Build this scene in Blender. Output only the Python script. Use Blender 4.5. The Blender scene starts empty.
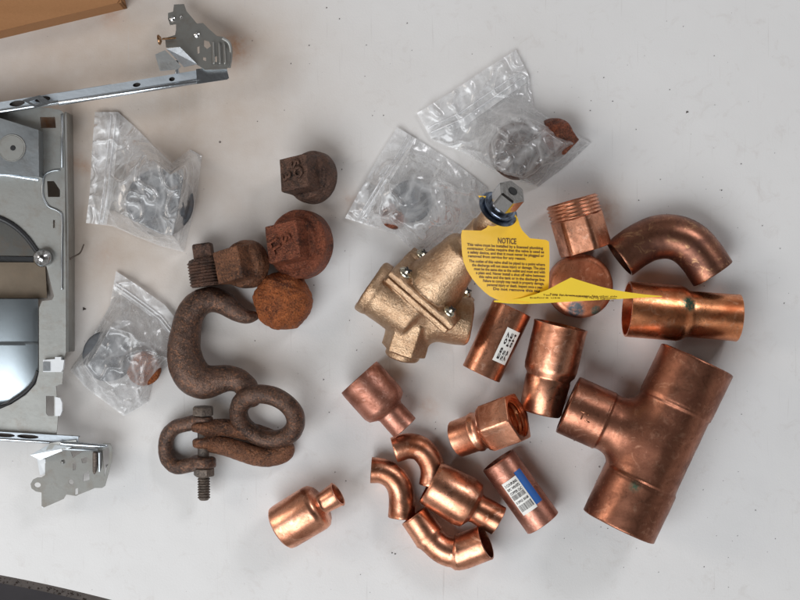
import bpy, bmesh, math, random
import numpy as np
from mathutils import Vector, Matrix, noise
S = 0.00065          # metres per unit; lengths below are in units of 0.65 mm, x right, y down, z up from the table
H = 1450.0            # camera height in those units
rnd = random.Random(7)
sc = bpy.context.scene
COL = sc.collection

def P(px, py, z=0.0):
    k = (H - z) / H
    return Vector(((px - 400) * k, -(py - 300) * k, z))

# ------------------------------------------------------------------ objects
ORG = {}
def tag(o, label=None, cat=None, group=None, kind=None):
    if label: o['label'] = label
    if cat: o['category'] = cat
    if group: o['group'] = group
    if kind: o['kind'] = kind
    return o
def thing(name, base, label, cat, group=None):
    o = bpy.data.objects.new(name, None); COL.objects.link(o)
    o.empty_display_size = 0.01
    o.location = Vector(base) * S
    ORG[o.name] = Vector(base)
    return tag(o, label, cat, group)
def mk(name, vf, mat, parent=None, sharp=None, org=None):
    v, f = vf[0], vf[1]
    v = np.asarray([tuple(p) for p in v] if not isinstance(v, np.ndarray) else v, dtype=float)
    if parent is not None: base = ORG[parent.name]
    elif org is not None: base = Vector(org)
    else: base = Vector((v[:, 0].mean(), v[:, 1].mean(), v[:, 2].min()))
    v = (v - np.array(base)) * S
    me = bpy.data.meshes.new(name)
    me.from_pydata(v.tolist(), [], f if isinstance(f, list) else f.tolist())
    me.validate()
    me.polygons.foreach_set('use_smooth', [True] * len(me.polygons))
    if sharp: me.set_sharp_from_angle(angle=math.radians(sharp))
    me.update()
    o = bpy.data.objects.new(name, me); COL.objects.link(o)
    me.materials.append(mat)
    if parent is not None:
        o.parent = parent; ORG[o.name] = base
    else:
        o.location = base * S; ORG[o.name] = base
    return o
def join(*vfs):
    V, F = [], []
    for v, f in vfs:
        n = len(V); V += [tuple(p) for p in v]; F += [tuple(i + n for i in q) for q in f]
    return V, F

# ------------------------------------------------------------------ pipes / lathes
def catmull(pts, step=1.5):
    pts = [Vector(p) for p in pts]
    if len(pts) == 2:
        n = max(2, int((pts[1] - pts[0]).length / 4))
        return [pts[0].lerp(pts[1], i / n) for i in range(n + 1)]
    q = [pts[0] * 2 - pts[1]] + pts + [pts[-1] * 2 - pts[-2]]
    out = []
    for i in range(1, len(q) - 2):
        a, b, c, d = q[i - 1], q[i], q[i + 1], q[i + 2]
        n = max(3, int((c - b).length / step))
        for k in range(n):
            t = k / n
            out.append(0.5 * ((2 * b) + (c - a) * t + (2 * a - 5 * b + 4 * c - d) * t * t + (3 * b - a - 3 * c + d) * t ** 3))
    out.append(pts[-1])
    return out
def hexf(th, rot=0.0):
    a = (th + rot) % (math.pi / 3) - math.pi / 6
    return 1 / math.cos(a)
def sweep(pts, prof, th=2.0, n=60, solid=False, hexrot=0.0, up=None, dent=0.0, seed=0):
    """prof: (s in 0..1 or absolute when >1, r[, mode]); mode: None or ('hex', cap radius)"""
    c = catmull(pts)
    acc = [0.0]
    for i in range(1, len(c)): acc.append(acc[-1] + (c[i] - c[i - 1]).length)
    L = acc[-1]
    # parallel transport frames
    T = [(c[min(i + 1, len(c) - 1)] - c[max(i - 1, 0)]).normalized() for i in range(len(c))]
    ref = Vector((0, 0, 1)) if up is None else Vector(up)
    if abs(ref.normalized().dot(T[0])) > .97: ref = Vector((0, 1, 0))
    N = [(ref - T[0] * ref.dot(T[0])).normalized()]
    for i in range(1, len(c)):
        v = N[-1] - T[i] * N[-1].dot(T[i]); N.append(v.normalized())
    def frame(s):
        s = min(max(s, 0), L)
        j = 0
        while j < len(acc) - 2 and acc[j + 1] < s: j += 1
        t = (s - acc[j]) / max(acc[j + 1] - acc[j], 1e-9)
        p = c[j].lerp(c[j + 1], t); tt = T[j].lerp(T[j + 1], t).normalized(); nn = N[j].lerp(N[j + 1], t)
        nn = (nn - tt * nn.dot(tt)).normalized()
        return p, tt, nn, tt.cross(nn)
    pr = [(s * L, r, (m[0] if m else None)) for s, r, *m in prof]
    # add steps for curved paths
    if len(pts) > 2:
        ext = []
        for a, b in zip(pr, pr[1:]):
            ext.append(a)
            k = int((b[0] - a[0]) / 2.5)
            for i in range(1, k):
                t = i / k; ext.append((a[0] + (b[0] - a[0]) * t, a[1] + (b[1] - a[1]) * t, a[2] if a[2] == b[2] else None))
        ext.append(pr[-1]); pr = ext
    rings = []
    e = 0.5
    s0, r0, m0 = pr[0]; s1, r1, m1 = pr[-1]
    outer = [(s0, r0 - e, m0), (s0 + e, r0, m0)] + pr[1:-1] + [(s1 - e, r1, m1), (s1, r1 - e, m1)]
    V, F = [], []
    def ring(s, r, m):
        p, tt, nn, bb = frame(s)
        for k in range(n):
            a = 2 * math.pi * k / n
            rr = r
            if m: rr = min(r * hexf(a, hexrot), m)
            if dent: rr += dent * noise.noise(Vector((math.cos(a) * 1.2 + seed, math.sin(a) * 1.2, s * 0.06)))
            V.append(p + (nn * math.cos(a) + bb * math.sin(a)) * rr)
    cnt = 0
    for s, r, m in outer: ring(s, r, m); cnt += 1
    if not solid:
        inn = [(s1, r1 - th, None)] + [(s, max(r - th, 1), None) for s, r, m in reversed(pr[1:-1])] + [(s0, r0 - th, None)]
        for s, r, m in inn: ring(s, r, m); cnt += 1
        for i in range(cnt):
            j = (i + 1) % cnt
            for k in range(n):
                k2 = (k + 1) % n
                F.append((i * n + k, j * n + k, j * n + k2, i * n + k2))
    else:
        for i in range(cnt - 1):
            for k in range(n):
                k2 = (k + 1) % n
                F.append((i * n + k, (i + 1) * n + k, (i + 1) * n + k2, i * n + k2))
        F.append(tuple(range(n))); F.append(tuple(range((cnt - 1) * n, cnt * n))[::-1])
    # consistent outward winding
    me = bpy.data.meshes.new('t'); me.from_pydata([tuple(v) for v in V], [], F)
    bm = bmesh.new(); bm.from_mesh(me); bmesh.ops.recalc_face_normals(bm, faces=bm.faces)
    F = [tuple(v.index for v in f.verts) for f in bm.faces]; bm.free(); bpy.data.meshes.remove(me)
    return V, F
def teeth(s0, s1, r, d, k):
    out = []
    for i in range(k):
        a = s0 + (s1 - s0) * i / k; w = (s1 - s0) / k
        out += [(a, r - d), (a + w * .4, r), (a + w * .62, r), (a + w * .98, r - d)]
    return out

# ------------------------------------------------------------------ sdf toolkit
def nets(f, lo, hi, vox=1.0):
    xs = [np.arange(lo[i], hi[i] + vox, vox, dtype=np.float32) for i in range(3)]
    X, Y, Z = np.meshgrid(*xs, indexing='ij')
    D = f(X, Y, Z).astype(np.float32)
    IN = D < 0
    n0, n1, n2 = D.shape
    sh = (n0 - 1, n1 - 1, n2 - 1)
    acc = np.zeros(sh + (3,), np.float32); cnt = np.zeros(sh, np.float32)
    cor = [(a, b, c) for a in (0, 1) for b in (0, 1) for c in (0, 1)]
    def sub(A, o): return A[o[0]:o[0] + sh[0], o[1]:o[1] + sh[1], o[2]:o[2] + sh[2]]
    for a in cor:
        for ax in range(3):
            if a[ax]: continue
            b = list(a); b[ax] = 1
            da, db = sub(D, a), sub(D, b)
            cr = (da < 0) != (db < 0)
            t = np.where(cr, da / np.where(cr, da - db, 1), 0)
            cnt += cr
            for k in range(3):
                acc[..., k] += np.where(cr, a[k] + (t if k == ax else 0), 0)
    act = cnt > 0
    idx = -np.ones(sh, np.int64); idx[act] = np.arange(act.sum())
    I = np.argwhere(act)
    V = (I + acc[act] / cnt[act][:, None]) * vox + np.array([x[0] for x in xs])
    F = []
    for ax in range(3):
        a = [slice(1, -1)] * 3; b = [slice(1, -1)] * 3
        a[ax] = slice(0, -1); b[ax] = slice(1, None)
        A, B = IN[tuple(a)], IN[tuple(b)]
        for flag in (True, False):
            e = np.argwhere((A != B) & (A == flag))
            if not len(e): continue
            o = np.ones(3, int); o[ax] = 0
            e = e + o
            u, w = [k for k in range(3) if k != ax]
            def cell(du, dw):
                c = e.copy(); c[:, u] -= du; c[:, w] -= dw
                return idx[c[:, 0], c[:, 1], c[:, 2]]
            q = np.stack([cell(1, 1), cell(0, 1), cell(0, 0), cell(1, 0)], 1)
            if flag == (ax == 1): q = q[:, ::-1]
            F.append(q)
    F = np.concatenate(F); F = F[(F >= 0).all(1)]
    return V.astype(float), F
def smin(a, b, k):
    h = np.clip(0.5 + 0.5 * (b - a) / k, 0, 1)
    return b + (a - b) * h - k * h * (1 - h)
def smax(a, b, k): return -smin(-a, -b, k)
def dirs(a, b):
    a, b = np.array(a, float), np.array(b, float); d = b - a; L = np.linalg.norm(d); return a, d / L, L
def s_cyl(a, b, r, rd=1.0, r2=None):
    a, d, L = dirs(a, b)
    def f(X, Y, Z):
        x, y, z = X - a[0], Y - a[1], Z - a[2]
        t = x * d[0] + y * d[1] + z * d[2]
        q = np.sqrt(np.maximum(x * x + y * y + z * z - t * t, 0))
        R = r if r2 is None else r + (r2 - r) * np.clip(t / L, 0, 1)
        dx = q - (R - rd); dy = np.abs(t - L / 2) - (L / 2 - rd)
        return np.minimum(np.maximum(dx, dy), 0) + np.sqrt(np.maximum(dx, 0) ** 2 + np.maximum(dy, 0) ** 2) - rd
    return f
def s_cap(a, b, r1, r2=None):
    r2 = r1 if r2 is None else r2
    a, d, L = dirs(a, b)
    def f(X, Y, Z):
        x, y, z = X - a[0], Y - a[1], Z - a[2]
        t = np.clip(x * d[0] + y * d[1] + z * d[2], 0, L)
        return np.sqrt((x - t * d[0]) ** 2 + (y - t * d[1]) ** 2 + (z - t * d[2]) ** 2) - (r1 + (r2 - r1) * t / L)
    return f
def s_path(pts, rad, k=2.0, zs=1.0):
    q = [Vector(p).to_4d() for p in pts]
    for a, r in zip(q, rad): a.w = r
    q = [q[0] * 2 - q[1]] + q + [q[-1] * 2 - q[-2]]; o = []
    for i in range(1, len(q) - 2):
        a, b, c, d = q[i - 1:i + 3]
        for t in (0, .34, .67): o.append(0.5 * ((2 * b) + (c - a) * t + (2 * a - 5 * b + 4 * c - d) * t * t + (3 * b - a - 3 * c + d) * t ** 3))
    o.append(q[-2]); pts = [v.to_3d() for v in o]; rad = [v.w for v in o]
    fs = [s_cap(pts[i], pts[i + 1], rad[i], rad[i + 1]) for i in range(len(pts) - 1)]
    def f(X, Y, Z):
        r = fs[0](X, Y, Z)
        for g in fs[1:]: r = smin(r, g(X, Y, Z), k)
        return r
    return f
def s_box(c, ax, hf, rd=2.0):
    c = np.array(c, float); A = [np.array(v, float) / np.linalg.norm(v) for v in ax]
    def f(X, Y, Z):
        x, y, z = X - c[0], Y - c[1], Z - c[2]
        q = [np.abs(x * v[0] + y * v[1] + z * v[2]) - (h - rd) for v, h in zip(A, hf)]
        return np.minimum(np.maximum(q[0], np.maximum(q[1], q[2])), 0) + np.sqrt(sum(np.maximum(k, 0) ** 2 for k in q)) - rd
    return f
def s_hex(a, b, r, rot=0.0, up=(0, 0, 1)):      # r = apothem
    a, d, L = dirs(a, b)
    u = np.array(up, float); u = u - d * u.dot(d); u /= np.linalg.norm(u); w = np.cross(d, u)
    def f(X, Y, Z):
        x, y, z = X - a[0], Y - a[1], Z - a[2]
        t = x * d[0] + y * d[1] + z * d[2]
        p = x * u[0] + y * u[1] + z * u[2]; q = x * w[0] + y * w[1] + z * w[2]
        m = None
        for k in range(3):
            an = rot + k * math.pi / 3
            g = np.abs(p * math.cos(an) + q * math.sin(an)) - r
            m = g if m is None else smax(m, g, 1.2)
        return smax(m, np.abs(t - L / 2) - L / 2, 1.2)
    return f
def s_tor(c, nrm, R, r, ell=1.0):
    c = np.array(c, float); d = np.array(nrm, float); d /= np.linalg.norm(d)
    def f(X, Y, Z):
        x, y, z = X - c[0], Y - c[1], Z - c[2]
        t = x * d[0] + y * d[1] + z * d[2]
        q = np.sqrt(np.maximum(x * x + y * y + z * z - t * t, 0)) - R
        return np.sqrt(q * q + t * t) - r
    return f
def s_sph(c, r, sc_=(1, 1, 1)):
    def f(X, Y, Z): return (np.sqrt(((X - c[0]) / sc_[0]) ** 2 + ((Y - c[1]) / sc_[1]) ** 2 + ((Z - c[2]) / sc_[2]) ** 2) - r) * min(sc_)
    return f
def wob(amp, fr, seed):
    def f(X, Y, Z):
        return amp * (np.sin(X * fr + seed) * np.sin(Y * fr * 1.1 + seed * 2) * np.sin(Z * fr * .9 + 1) + .5 * np.sin(X * fr * 2.3 + Y * fr * 1.7 + seed) * np.cos(Z * fr * 2.1 - Y * fr * 2.7))
    return f

# ------------------------------------------------------------------ plates from outlines
def fill2d(loops):
    cu = bpy.data.curves.new('c', 'CURVE'); cu.dimensions = '2D'; cu.fill_mode = 'BOTH'
    for lp in loops:
        sp = cu.splines.new('POLY'); sp.points.add(len(lp) - 1); sp.use_cyclic_u = True
        for p, (x, y) in zip(sp.points, lp): p.co = (x, -y, 0, 1)
    o = bpy.data.objects.new('c', cu)
    COL.objects.link(o); dg = bpy.context.evaluated_depsgraph_get(); dg.update()
    me = bpy.data.meshes.new_from_object(o.evaluated_get(dg))
    V = [(v.co.x, -v.co.y) for v in me.vertices]; F = [tuple(p.vertices) for p in me.polygons]
    bpy.data.objects.remove(o); bpy.data.curves.remove(cu); bpy.data.meshes.remove(me)
    return V, F
def solidify(V, F, off):
    """V list of 3d points, extruded by the vector off (a vector or one vector per point)"""
    n = len(V)
    offs = off if isinstance(off, list) else [Vector(off)] * n
    V2 = [Vector(v) for v in V] + [Vector(v) + o for v, o in zip(V, offs)]
    ed = {}
    for f in F:
        for a, b in zip(f, f[1:] + f[:1]):
            ed[(a, b)] = ed.get((a, b), 0) + 1
    G = list(F) + [tuple(i + n for i in f[::-1]) for f in F]
    for (a, b) in ed:
        if (b, a) not in ed: G.append((b, a, a + n, b + n))
    return V2, G
def plate(loops, zf, th=1.6):
    """outlines in table coordinates as seen, lying on the surface z = zf(x, y)"""
    V, F = fill2d(loops)
    return solidify([P(x, y, zf(x, y)) for x, y in V], F, (0, 0, -th))
def circ(x, y, r, n=20, ry=None):
    return [(x + r * math.cos(2 * math.pi * i / n), y + (ry or r) * math.sin(2 * math.pi * i / n)) for i in range(n)]
def text2d(s, size, bold=0.0, align='LEFT'):
    cu = bpy.data.curves.new('t', 'FONT'); cu.body = s; cu.size = size; cu.offset = bold; cu.align_x = align
    cu.resolution_u = 2
    o = bpy.data.objects.new('t', cu); COL.objects.link(o); dg = bpy.context.evaluated_depsgraph_get(); dg.update()
    me = bpy.data.meshes.new_from_object(o.evaluated_get(dg))
    V = [(v.co.x, v.co.y) for v in me.vertices]; F = [tuple(p.vertices) for p in me.polygons]
    bpy.data.objects.remove(o); bpy.data.curves.remove(cu); bpy.data.meshes.remove(me)
    return V, F

# ------------------------------------------------------------------ materials
class NT:
    def __init__(s, name):
        s.m = bpy.data.materials.new(name); s.m.use_nodes = True; s.t = s.m.node_tree; s.n = s.t.nodes; s.n.clear()
        s.out = s.n.new('ShaderNodeOutputMaterial')
        tc = s.n.new('ShaderNodeTexCoord'); oi = s.n.new('ShaderNodeObjectInfo')
        a = s.n.new('ShaderNodeVectorMath'); a.operation = 'MULTIPLY_ADD'
        s.t.links.new(oi.outputs['Random'], a.inputs[0]); a.inputs[1].default_value = (3.1, 2.3, 1.7)
        s.t.links.new(tc.outputs['Object'], a.inputs[2]); s.co = a.outputs[0]; s.raw = tc.outputs['Object']
    def l(s, a, b): s.t.links.new(a, b)
    def noise(s, px, det=4, rough=.55, dist=0.0, vec=None):
        n = s.n.new('ShaderNodeTexNoise'); n.inputs['Scale'].default_value = 1 / (px * S); n.inputs['Detail'].default_value = det
        n.inputs['Roughness'].default_value = rough; n.inputs['Distortion'].default_value = dist
        s.l(vec or s.co, n.inputs['Vector']); return n.outputs['Fac']
    def vor(s, px, feat='F1', out='Distance', rnd_=1.0):
        n = s.n.new('ShaderNodeTexVoronoi'); n.feature = feat; n.inputs['Scale'].default_value = 1 / (px * S)
        n.inputs['Randomness'].default_value = rnd_
        s.l(s.co, n.inputs['Vector']); return n.outputs[out]
    def ramp(s, fac, stops, interp='LINEAR'):
        n = s.n.new('ShaderNodeValToRGB'); n.color_ramp.interpolation = interp
        e = n.color_ramp.elements
        while len(e) < len(stops): e.new(0.5)
        for k, (p, c) in enumerate(stops):
            e[k].position = p; e[k].color = (c, c, c, 1) if isinstance(c, (int, float)) else tuple(c) + (1,)
        s.l(fac, n.inputs[0]); return n.outputs[0]
    def mix(s, fac, a, b, mode='MIX'):
        n = s.n.new('ShaderNodeMix'); n.data_type = 'RGBA'; n.blend_type = mode
        for k, v in ((0, fac), (6, a), (7, b)):
            if isinstance(v, (int, float)): n.inputs[k].default_value = v if k == 0 else (v, v, v, 1)
            elif isinstance(v, tuple): n.inputs[k].default_value = v + (1,)
            else: s.l(v, n.inputs[k])
        return n.outputs[2]
    def math(s, op, a, b=0.0):
        n = s.n.new('ShaderNodeMath'); n.operation = op
        for k, v in ((0, a), (1, b)):
            if isinstance(v, (int, float)): n.inputs[k].default_value = v
            else: s.l(v, n.inputs[k])
        return n.outputs[0]
    def bump(s, h, d, prev=None, strength=1.0):
        n = s.n.new('ShaderNodeBump'); n.inputs['Distance'].default_value = d * S; n.inputs['Strength'].default_value = strength
        s.l(h, n.inputs['Height'])
        if prev is not None: s.l(prev, n.inputs['Normal'])
        return n.outputs[0]
    def attr(s, name):
        n = s.n.new('ShaderNodeAttribute'); n.attribute_name = name; return n.outputs['Color']
    def pbr(s, col, rough, metal=0.0, normal=None, **kw):
        b = s.n.new('ShaderNodeBsdfPrincipled')
        for k, v in (('Base Color', col), ('Roughness', rough), ('Metallic', metal)):
            if isinstance(v, tuple): b.inputs[k].default_value = v + (1,)
            elif isinstance(v, (int, float)): b.inputs[k].default_value = v
            else: s.l(v, b.inputs[k])
        if normal is not None: s.l(normal, b.inputs['Normal'])
        for k, v in kw.items(): b.inputs[k.replace('_', ' ')].default_value = v
        return b
    def done(s, sh): s.l(sh.outputs[0], s.out.inputs[0]); return s.m

def m_copper(name, base=(.74, .34, .21), dark=(.25, .09, .045), bright=(.95, .58, .42), tarnish=.5, rough=.26, spots=.0, smudge=()):
    m = NT(name)
    n1 = m.noise(34, 6, .6, .6); n2 = m.noise(9, 8, .72, 1.2); n3 = m.noise(2.2, 3, .6)
    c = m.mix(m.ramp(n1, [(.38 + .1 * (1 - tarnish), 0.0), (.66, 1.0)]), base, dark)
    c = m.mix(m.ramp(n2, [(.50, 0.0), (.72, .75 * tarnish + .15)]), c, dark)
    c = m.mix(m.ramp(m.noise(14, 5, .7, 1.5), [(.55, 0.0), (.68, .55)]), c, bright)
    c = m.mix(m.ramp(n3, [(.60, 0.0), (.75, .6)]), c, (.14, .05, .03))
    c = m.mix(m.ramp(m.noise(6, 7, .75, 2.5), [(.57, 0.0), (.66, .6)]), c, tuple(x * .6 for x in dark))
    if spots:
        c = m.mix(m.ramp(m.noise(26, 4, .6), [(.70 - .06 * spots, 0.0), (.76, .8)]), c, (.10, .14, .11))
    for (x, y, z, rr, sc_c) in smudge:
        vd = m.n.new('ShaderNodeVectorMath'); vd.operation = 'DISTANCE'; m.l(m.raw, vd.inputs[0]); vd.inputs[1].default_value = (x * S, y * S, z * S)
        k = m.ramp(m.math('MULTIPLY', vd.outputs['Value'], .5 / (rr * S)), [(.32, 1.0), (.52, 0.0)])
        k = m.math('MULTIPLY', k, m.ramp(m.noise(3, 5, .8), [(.34, .2), (.52, 1.0)]))
        c = m.mix(k, c, sc_c)
    r = m.math('ADD', m.math('MULTIPLY', n2, .34), rough - .13)
    r = m.math('ADD', r, m.math('MULTIPLY', m.ramp(n1, [(.4, 0.0), (.7, 1.0)]), .18 * tarnish))
    b = m.bump(m.noise(22, 2, .5), .35); b = m.bump(m.noise(3, 4, .7), .07, b)
    return m.done(m.pbr(c, r, m.ramp(n3, [(.6, 1.0), (.8, .75)]), b))
COPPER = m_copper('copper_worn')
COPPER_B = m_copper('copper_bright', base=(.80, .38, .24), dark=(.32, .11, .055), bright=(.95, .58, .42), tarnish=.6, rough=.27)
COPPER_E = m_copper('copper_elbow_stained', base=(.34, .15, .095), dark=(.13, .06, .045), bright=(.72, .42, .22), tarnish=.9, rough=.3)
COPPER_D = m_copper('copper_tarnished', base=(.42, .19, .12), dark=(.17, .075, .05), bright=(.66, .40, .26), tarnish=.8, rough=.34, spots=.8)
COPPER_P = m_copper('copper_dull_pink', base=(.58, .27, .195), dark=(.26, .105, .07), bright=(.78, .45, .36), tarnish=.7, rough=.38)
COPPER_C = m_copper('copper_cap_smudged', base=(.72, .30, .17), dark=(.34, .11, .055), bright=(.85, .45, .29), tarnish=.8, rough=.42, smudge=[(-6, -23, 38, 10, (.09, .10, .11)), (14, -24, 38, 6, (.12, .16, .13))])
COPPER_G = m_copper('copper_green_spot', base=(.88, .36, .17), dark=(.50, .15, .06), bright=(.97, .56, .36), tarnish=.5, rough=.24, smudge=[(-6, 10, 50, 9, (.06, .13, .09))])
COPPER_T = m_copper('copper_tee_brown', base=(.40, .17, .105), dark=(.20, .08, .05), bright=(.58, .31, .21), tarnish=.8, rough=.31, smudge=[(-18, -42, 80, 9, (.07, .12, .08))])
COPPER_O = m_copper('copper_orange', base=(.88, .36, .17), dark=(.50, .15, .06), bright=(.97, .56, .36), tarnish=.5, rough=.25, spots=.5)

def m_rust(name, c0, c1, c2, amt=.5, rough=.8, metal=0.0, bmp=1.2, spec=.3, grain=1.0, edge=None):
    m = NT(name)
    n0 = m.noise(30, 4, .6, .8); n1 = m.noise(11, 9, .75, .8); n2 = m.noise(3.4, 7, .75); v = m.vor(2.2)
    c = m.mix(m.ramp(n1, [(.38, 0.0), (.62, 1.0)]), c0, c1)
    c = m.mix(m.ramp(n0, [(.40, 0.0), (.62, .6)]), c, tuple(x * 1.5 for x in c1))
    c = m.mix(m.ramp(n2, [(.66 - amt * .25, 0.0), (.80 - amt * .2, .9)]), c, c2)
    g = m.noise(1.7, 2, .6)
    c = m.mix(m.ramp(g, [(.55, 0.0), (.70, .45 * grain)]), c, tuple(min(1, x * 2.0 + .02) for x in c1))
    c = m.mix(m.ramp(g, [(.32, .7 * grain), (.45, 0.0)]), c, tuple(x * .5 for x in c0))
    ge = m.n.new('ShaderNodeNewGeometry')
    c = m.mix(m.ramp(ge.outputs['Pointiness'], [(.56, 0.0), (.68, .6)]), c, edge or tuple(min(1, x * 1.6 + .03) for x in c1))
    b = m.bump(n1, bmp * 1.7); b = m.bump(n2, bmp * 1.4, b); b = m.bump(v, bmp * .4, b); b = m.bump(g, bmp * .7 * grain, b)
    r = m.math('ADD', m.math('MULTIPLY', n1, .5), rough - .25)
    return m.done(m.pbr(c, r, metal, b, Specular_IOR_Level=spec))
RUST_BROWN = m_rust('rusty_iron_brown', (.040, .020, .014), (.19, .080, .040), (.38, .15, .055), .45, .48, .35, .9, .5)
RUST_RED = m_rust('rusty_iron_red', (.055, .018, .011), (.23, .065, .030), (.38, .15, .07), .45, .44, .35, 1.2, .5)
RUST_DARK = m_rust('black_iron', (.020, .016, .015), (.12, .062, .042), (.26, .12, .07), .3, .46, .45, .9, .5)
RUST_ORANGE = m_rust('rusty_iron_orange', (.12, .030, .010), (.40, .11, .026), (.52, .20, .065), .5, .62, .1, 1.7, .45)
RUST_HOOK = m_rust('forged_iron_rusty', (.038, .024, .019), (.115, .068, .050), (.30, .13, .065), .6, .36, .6, .45, .5, .6, (.34, .22, .17))
def m_bronze():
    m = NT('cast_bronze')
    n1 = m.noise(30, 5, .6); n2 = m.noise(5, 5, .65)
    c = m.mix(m.ramp(n1, [(.35, 0.0), (.65, 1.0)]), (.54, .36, .225), (.36, .22, .13))
    c = m.mix(m.ramp(n2, [(.5, 0.0), (.75, .6)]), c, (.62, .46, .32))
    g = m.noise(2.0, 3, .7)
    c = m.mix(m.ramp(g, [(.56, 0.0), (.70, .35)]), c, (.78, .62, .44))
    c = m.mix(m.ramp(g, [(.28, .7), (.42, 0.0)]), c, (.22, .11, .06))
    b = m.bump(n2, .6); b = m.bump(g, .6, b)
    return m.done(m.pbr(c, m.math('ADD', m.math('MULTIPLY', n1, .3), .24), .9, b))
BRONZE = m_bronze()
def m_metal(name, col, rough, n=.1, bmp=.15, px=20, metal=1.0, dirt=0.0):
    m = NT(name)
    a = m.noise(px, 5, .6)
    c = m.mix(a, col, tuple(x * .72 for x in col))
    if dirt: c = m.mix(m.ramp(m.noise(16, 6, .7), [(.5, 0.0), (.72, dirt)]), c, (.22, .15, .10))
    b = m.bump(m.noise(4, 3, .6), bmp)
    return m.done(m.pbr(c, m.math('ADD', m.math('MULTIPLY', a, n * 2), rough - n), metal, b))
CHROME = m_metal('chromed_steel', (.62, .62, .62), .18)
SCREW = m_metal('zinc_screw', (.72, .68, .55), .25)
BLUEZINC = m_metal('blue_zinc_washer', (.24, .29, .38), .2)
GALV = m_metal('galvanised_steel', (.46, .49, .51), .38, .1, .10, 26, 1.0, .25)
GALV_B = m_metal('galvanised_steel_bright', (.70, .75, .80), .26, .06, .15, 30)
GALV_W = m_metal('galvanised_sheet', (.40, .40, .38), .48, .1, .08, 20, .85, .35)
ALU = m_metal('spun_aluminium', (.46, .52, .56), .34, .06, .03, 40)
GALV_R = m_metal('galvanised_bar', (.62, .68, .74), .5, .1, .2, 26, .75, .15)
TANMET = m_metal('tan_steel', (.20, .155, .11), .6, .1, .1, 14, .3, .4)  # flat tan with darker brown patches
GALV_D = m_metal('dark_grey_sheet', (.20, .20, .19), .5, .1, .08, 20, .8, .4)  # darker grey version of the galvanised sheet
BRASSY = m_metal('brown_plated_nail', (.42, .24, .13), .35)
GREYFIT = m_metal('dull_grey_galvanised', (.12, .13, .145), .65, .1, .4, 12, .3, .35)
BOLT = m_rust('oily_steel_bolt', (.08, .07, .065), (.14, .11, .09), (.25, .17, .12), .2, .5, .7, .5, .5)

def m_flat(name, col, rough=.6, px=10, v=.12, bmp=.1, **kw):
    m = NT(name); a = m.noise(px, 5, .6)
    c = m.mix(a, tuple(x * (1 + v) for x in col), tuple(x * (1 - v) for x in col))
    return m.done(m.pbr(c, rough, 0.0, m.bump(m.noise(px * .3, 3), bmp), **kw))
YELLOW = m_flat('yellow_card', (.82, .47, .012), .4, 18, .12)
YELLOW2 = m_flat('yellow_card_back', (.86, .60, .04), .45, 30, .05)
INK = m_flat('black_ink', (.03, .02, .02), .5)
INK_B = m_flat('brown_ink', (.12, .05, .01), .5)
LABELW = m_flat('white_label', (.80, .79, .75), .5, 12, .04)
LABELB = m_flat('blue_label', (.02, .12, .42), .4, 12, .1)
WHITEPL = m_flat('white_plastic', (.74, .76, .78), .35)
BLACK = m_flat('black_plastic', (.02, .02, .022), .4)
TRIM = m_flat('dirty_dark_trim', (.055, .042, .036), .7, 8, .6, .8)
FLOOR = m_flat('dark_floor', (.045, .040, .045), .8, 60, .3)
GRIT = m_flat('grit', (.05, .035, .03), .9)

def m_card():
    m = NT('corrugated_cardboard')
    w = m.n.new('ShaderNodeTexWave'); w.inputs['Scale'].default_value = 1 / (9 * S) / 6.28; w.inputs['Distortion'].default_value = .3
    w.bands_direction = 'Y'; m.l(m.raw, w.inputs['Vector'])
    c = m.mix(m.noise(3, 5, .7), (.35, .17, .075), (.27, .13, .056))
    c = m.mix(m.ramp(m.noise(50, 4), [(.4, 0.0), (.7, .5)]), c, (.32, .16, .07))
    return m.done(m.pbr(c, .8, 0.0, m.bump(w.outputs['Fac'], .35, m.bump(m.noise(2, 3), .2)), Specular_IOR_Level=.2))
CARD = m_card()

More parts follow.
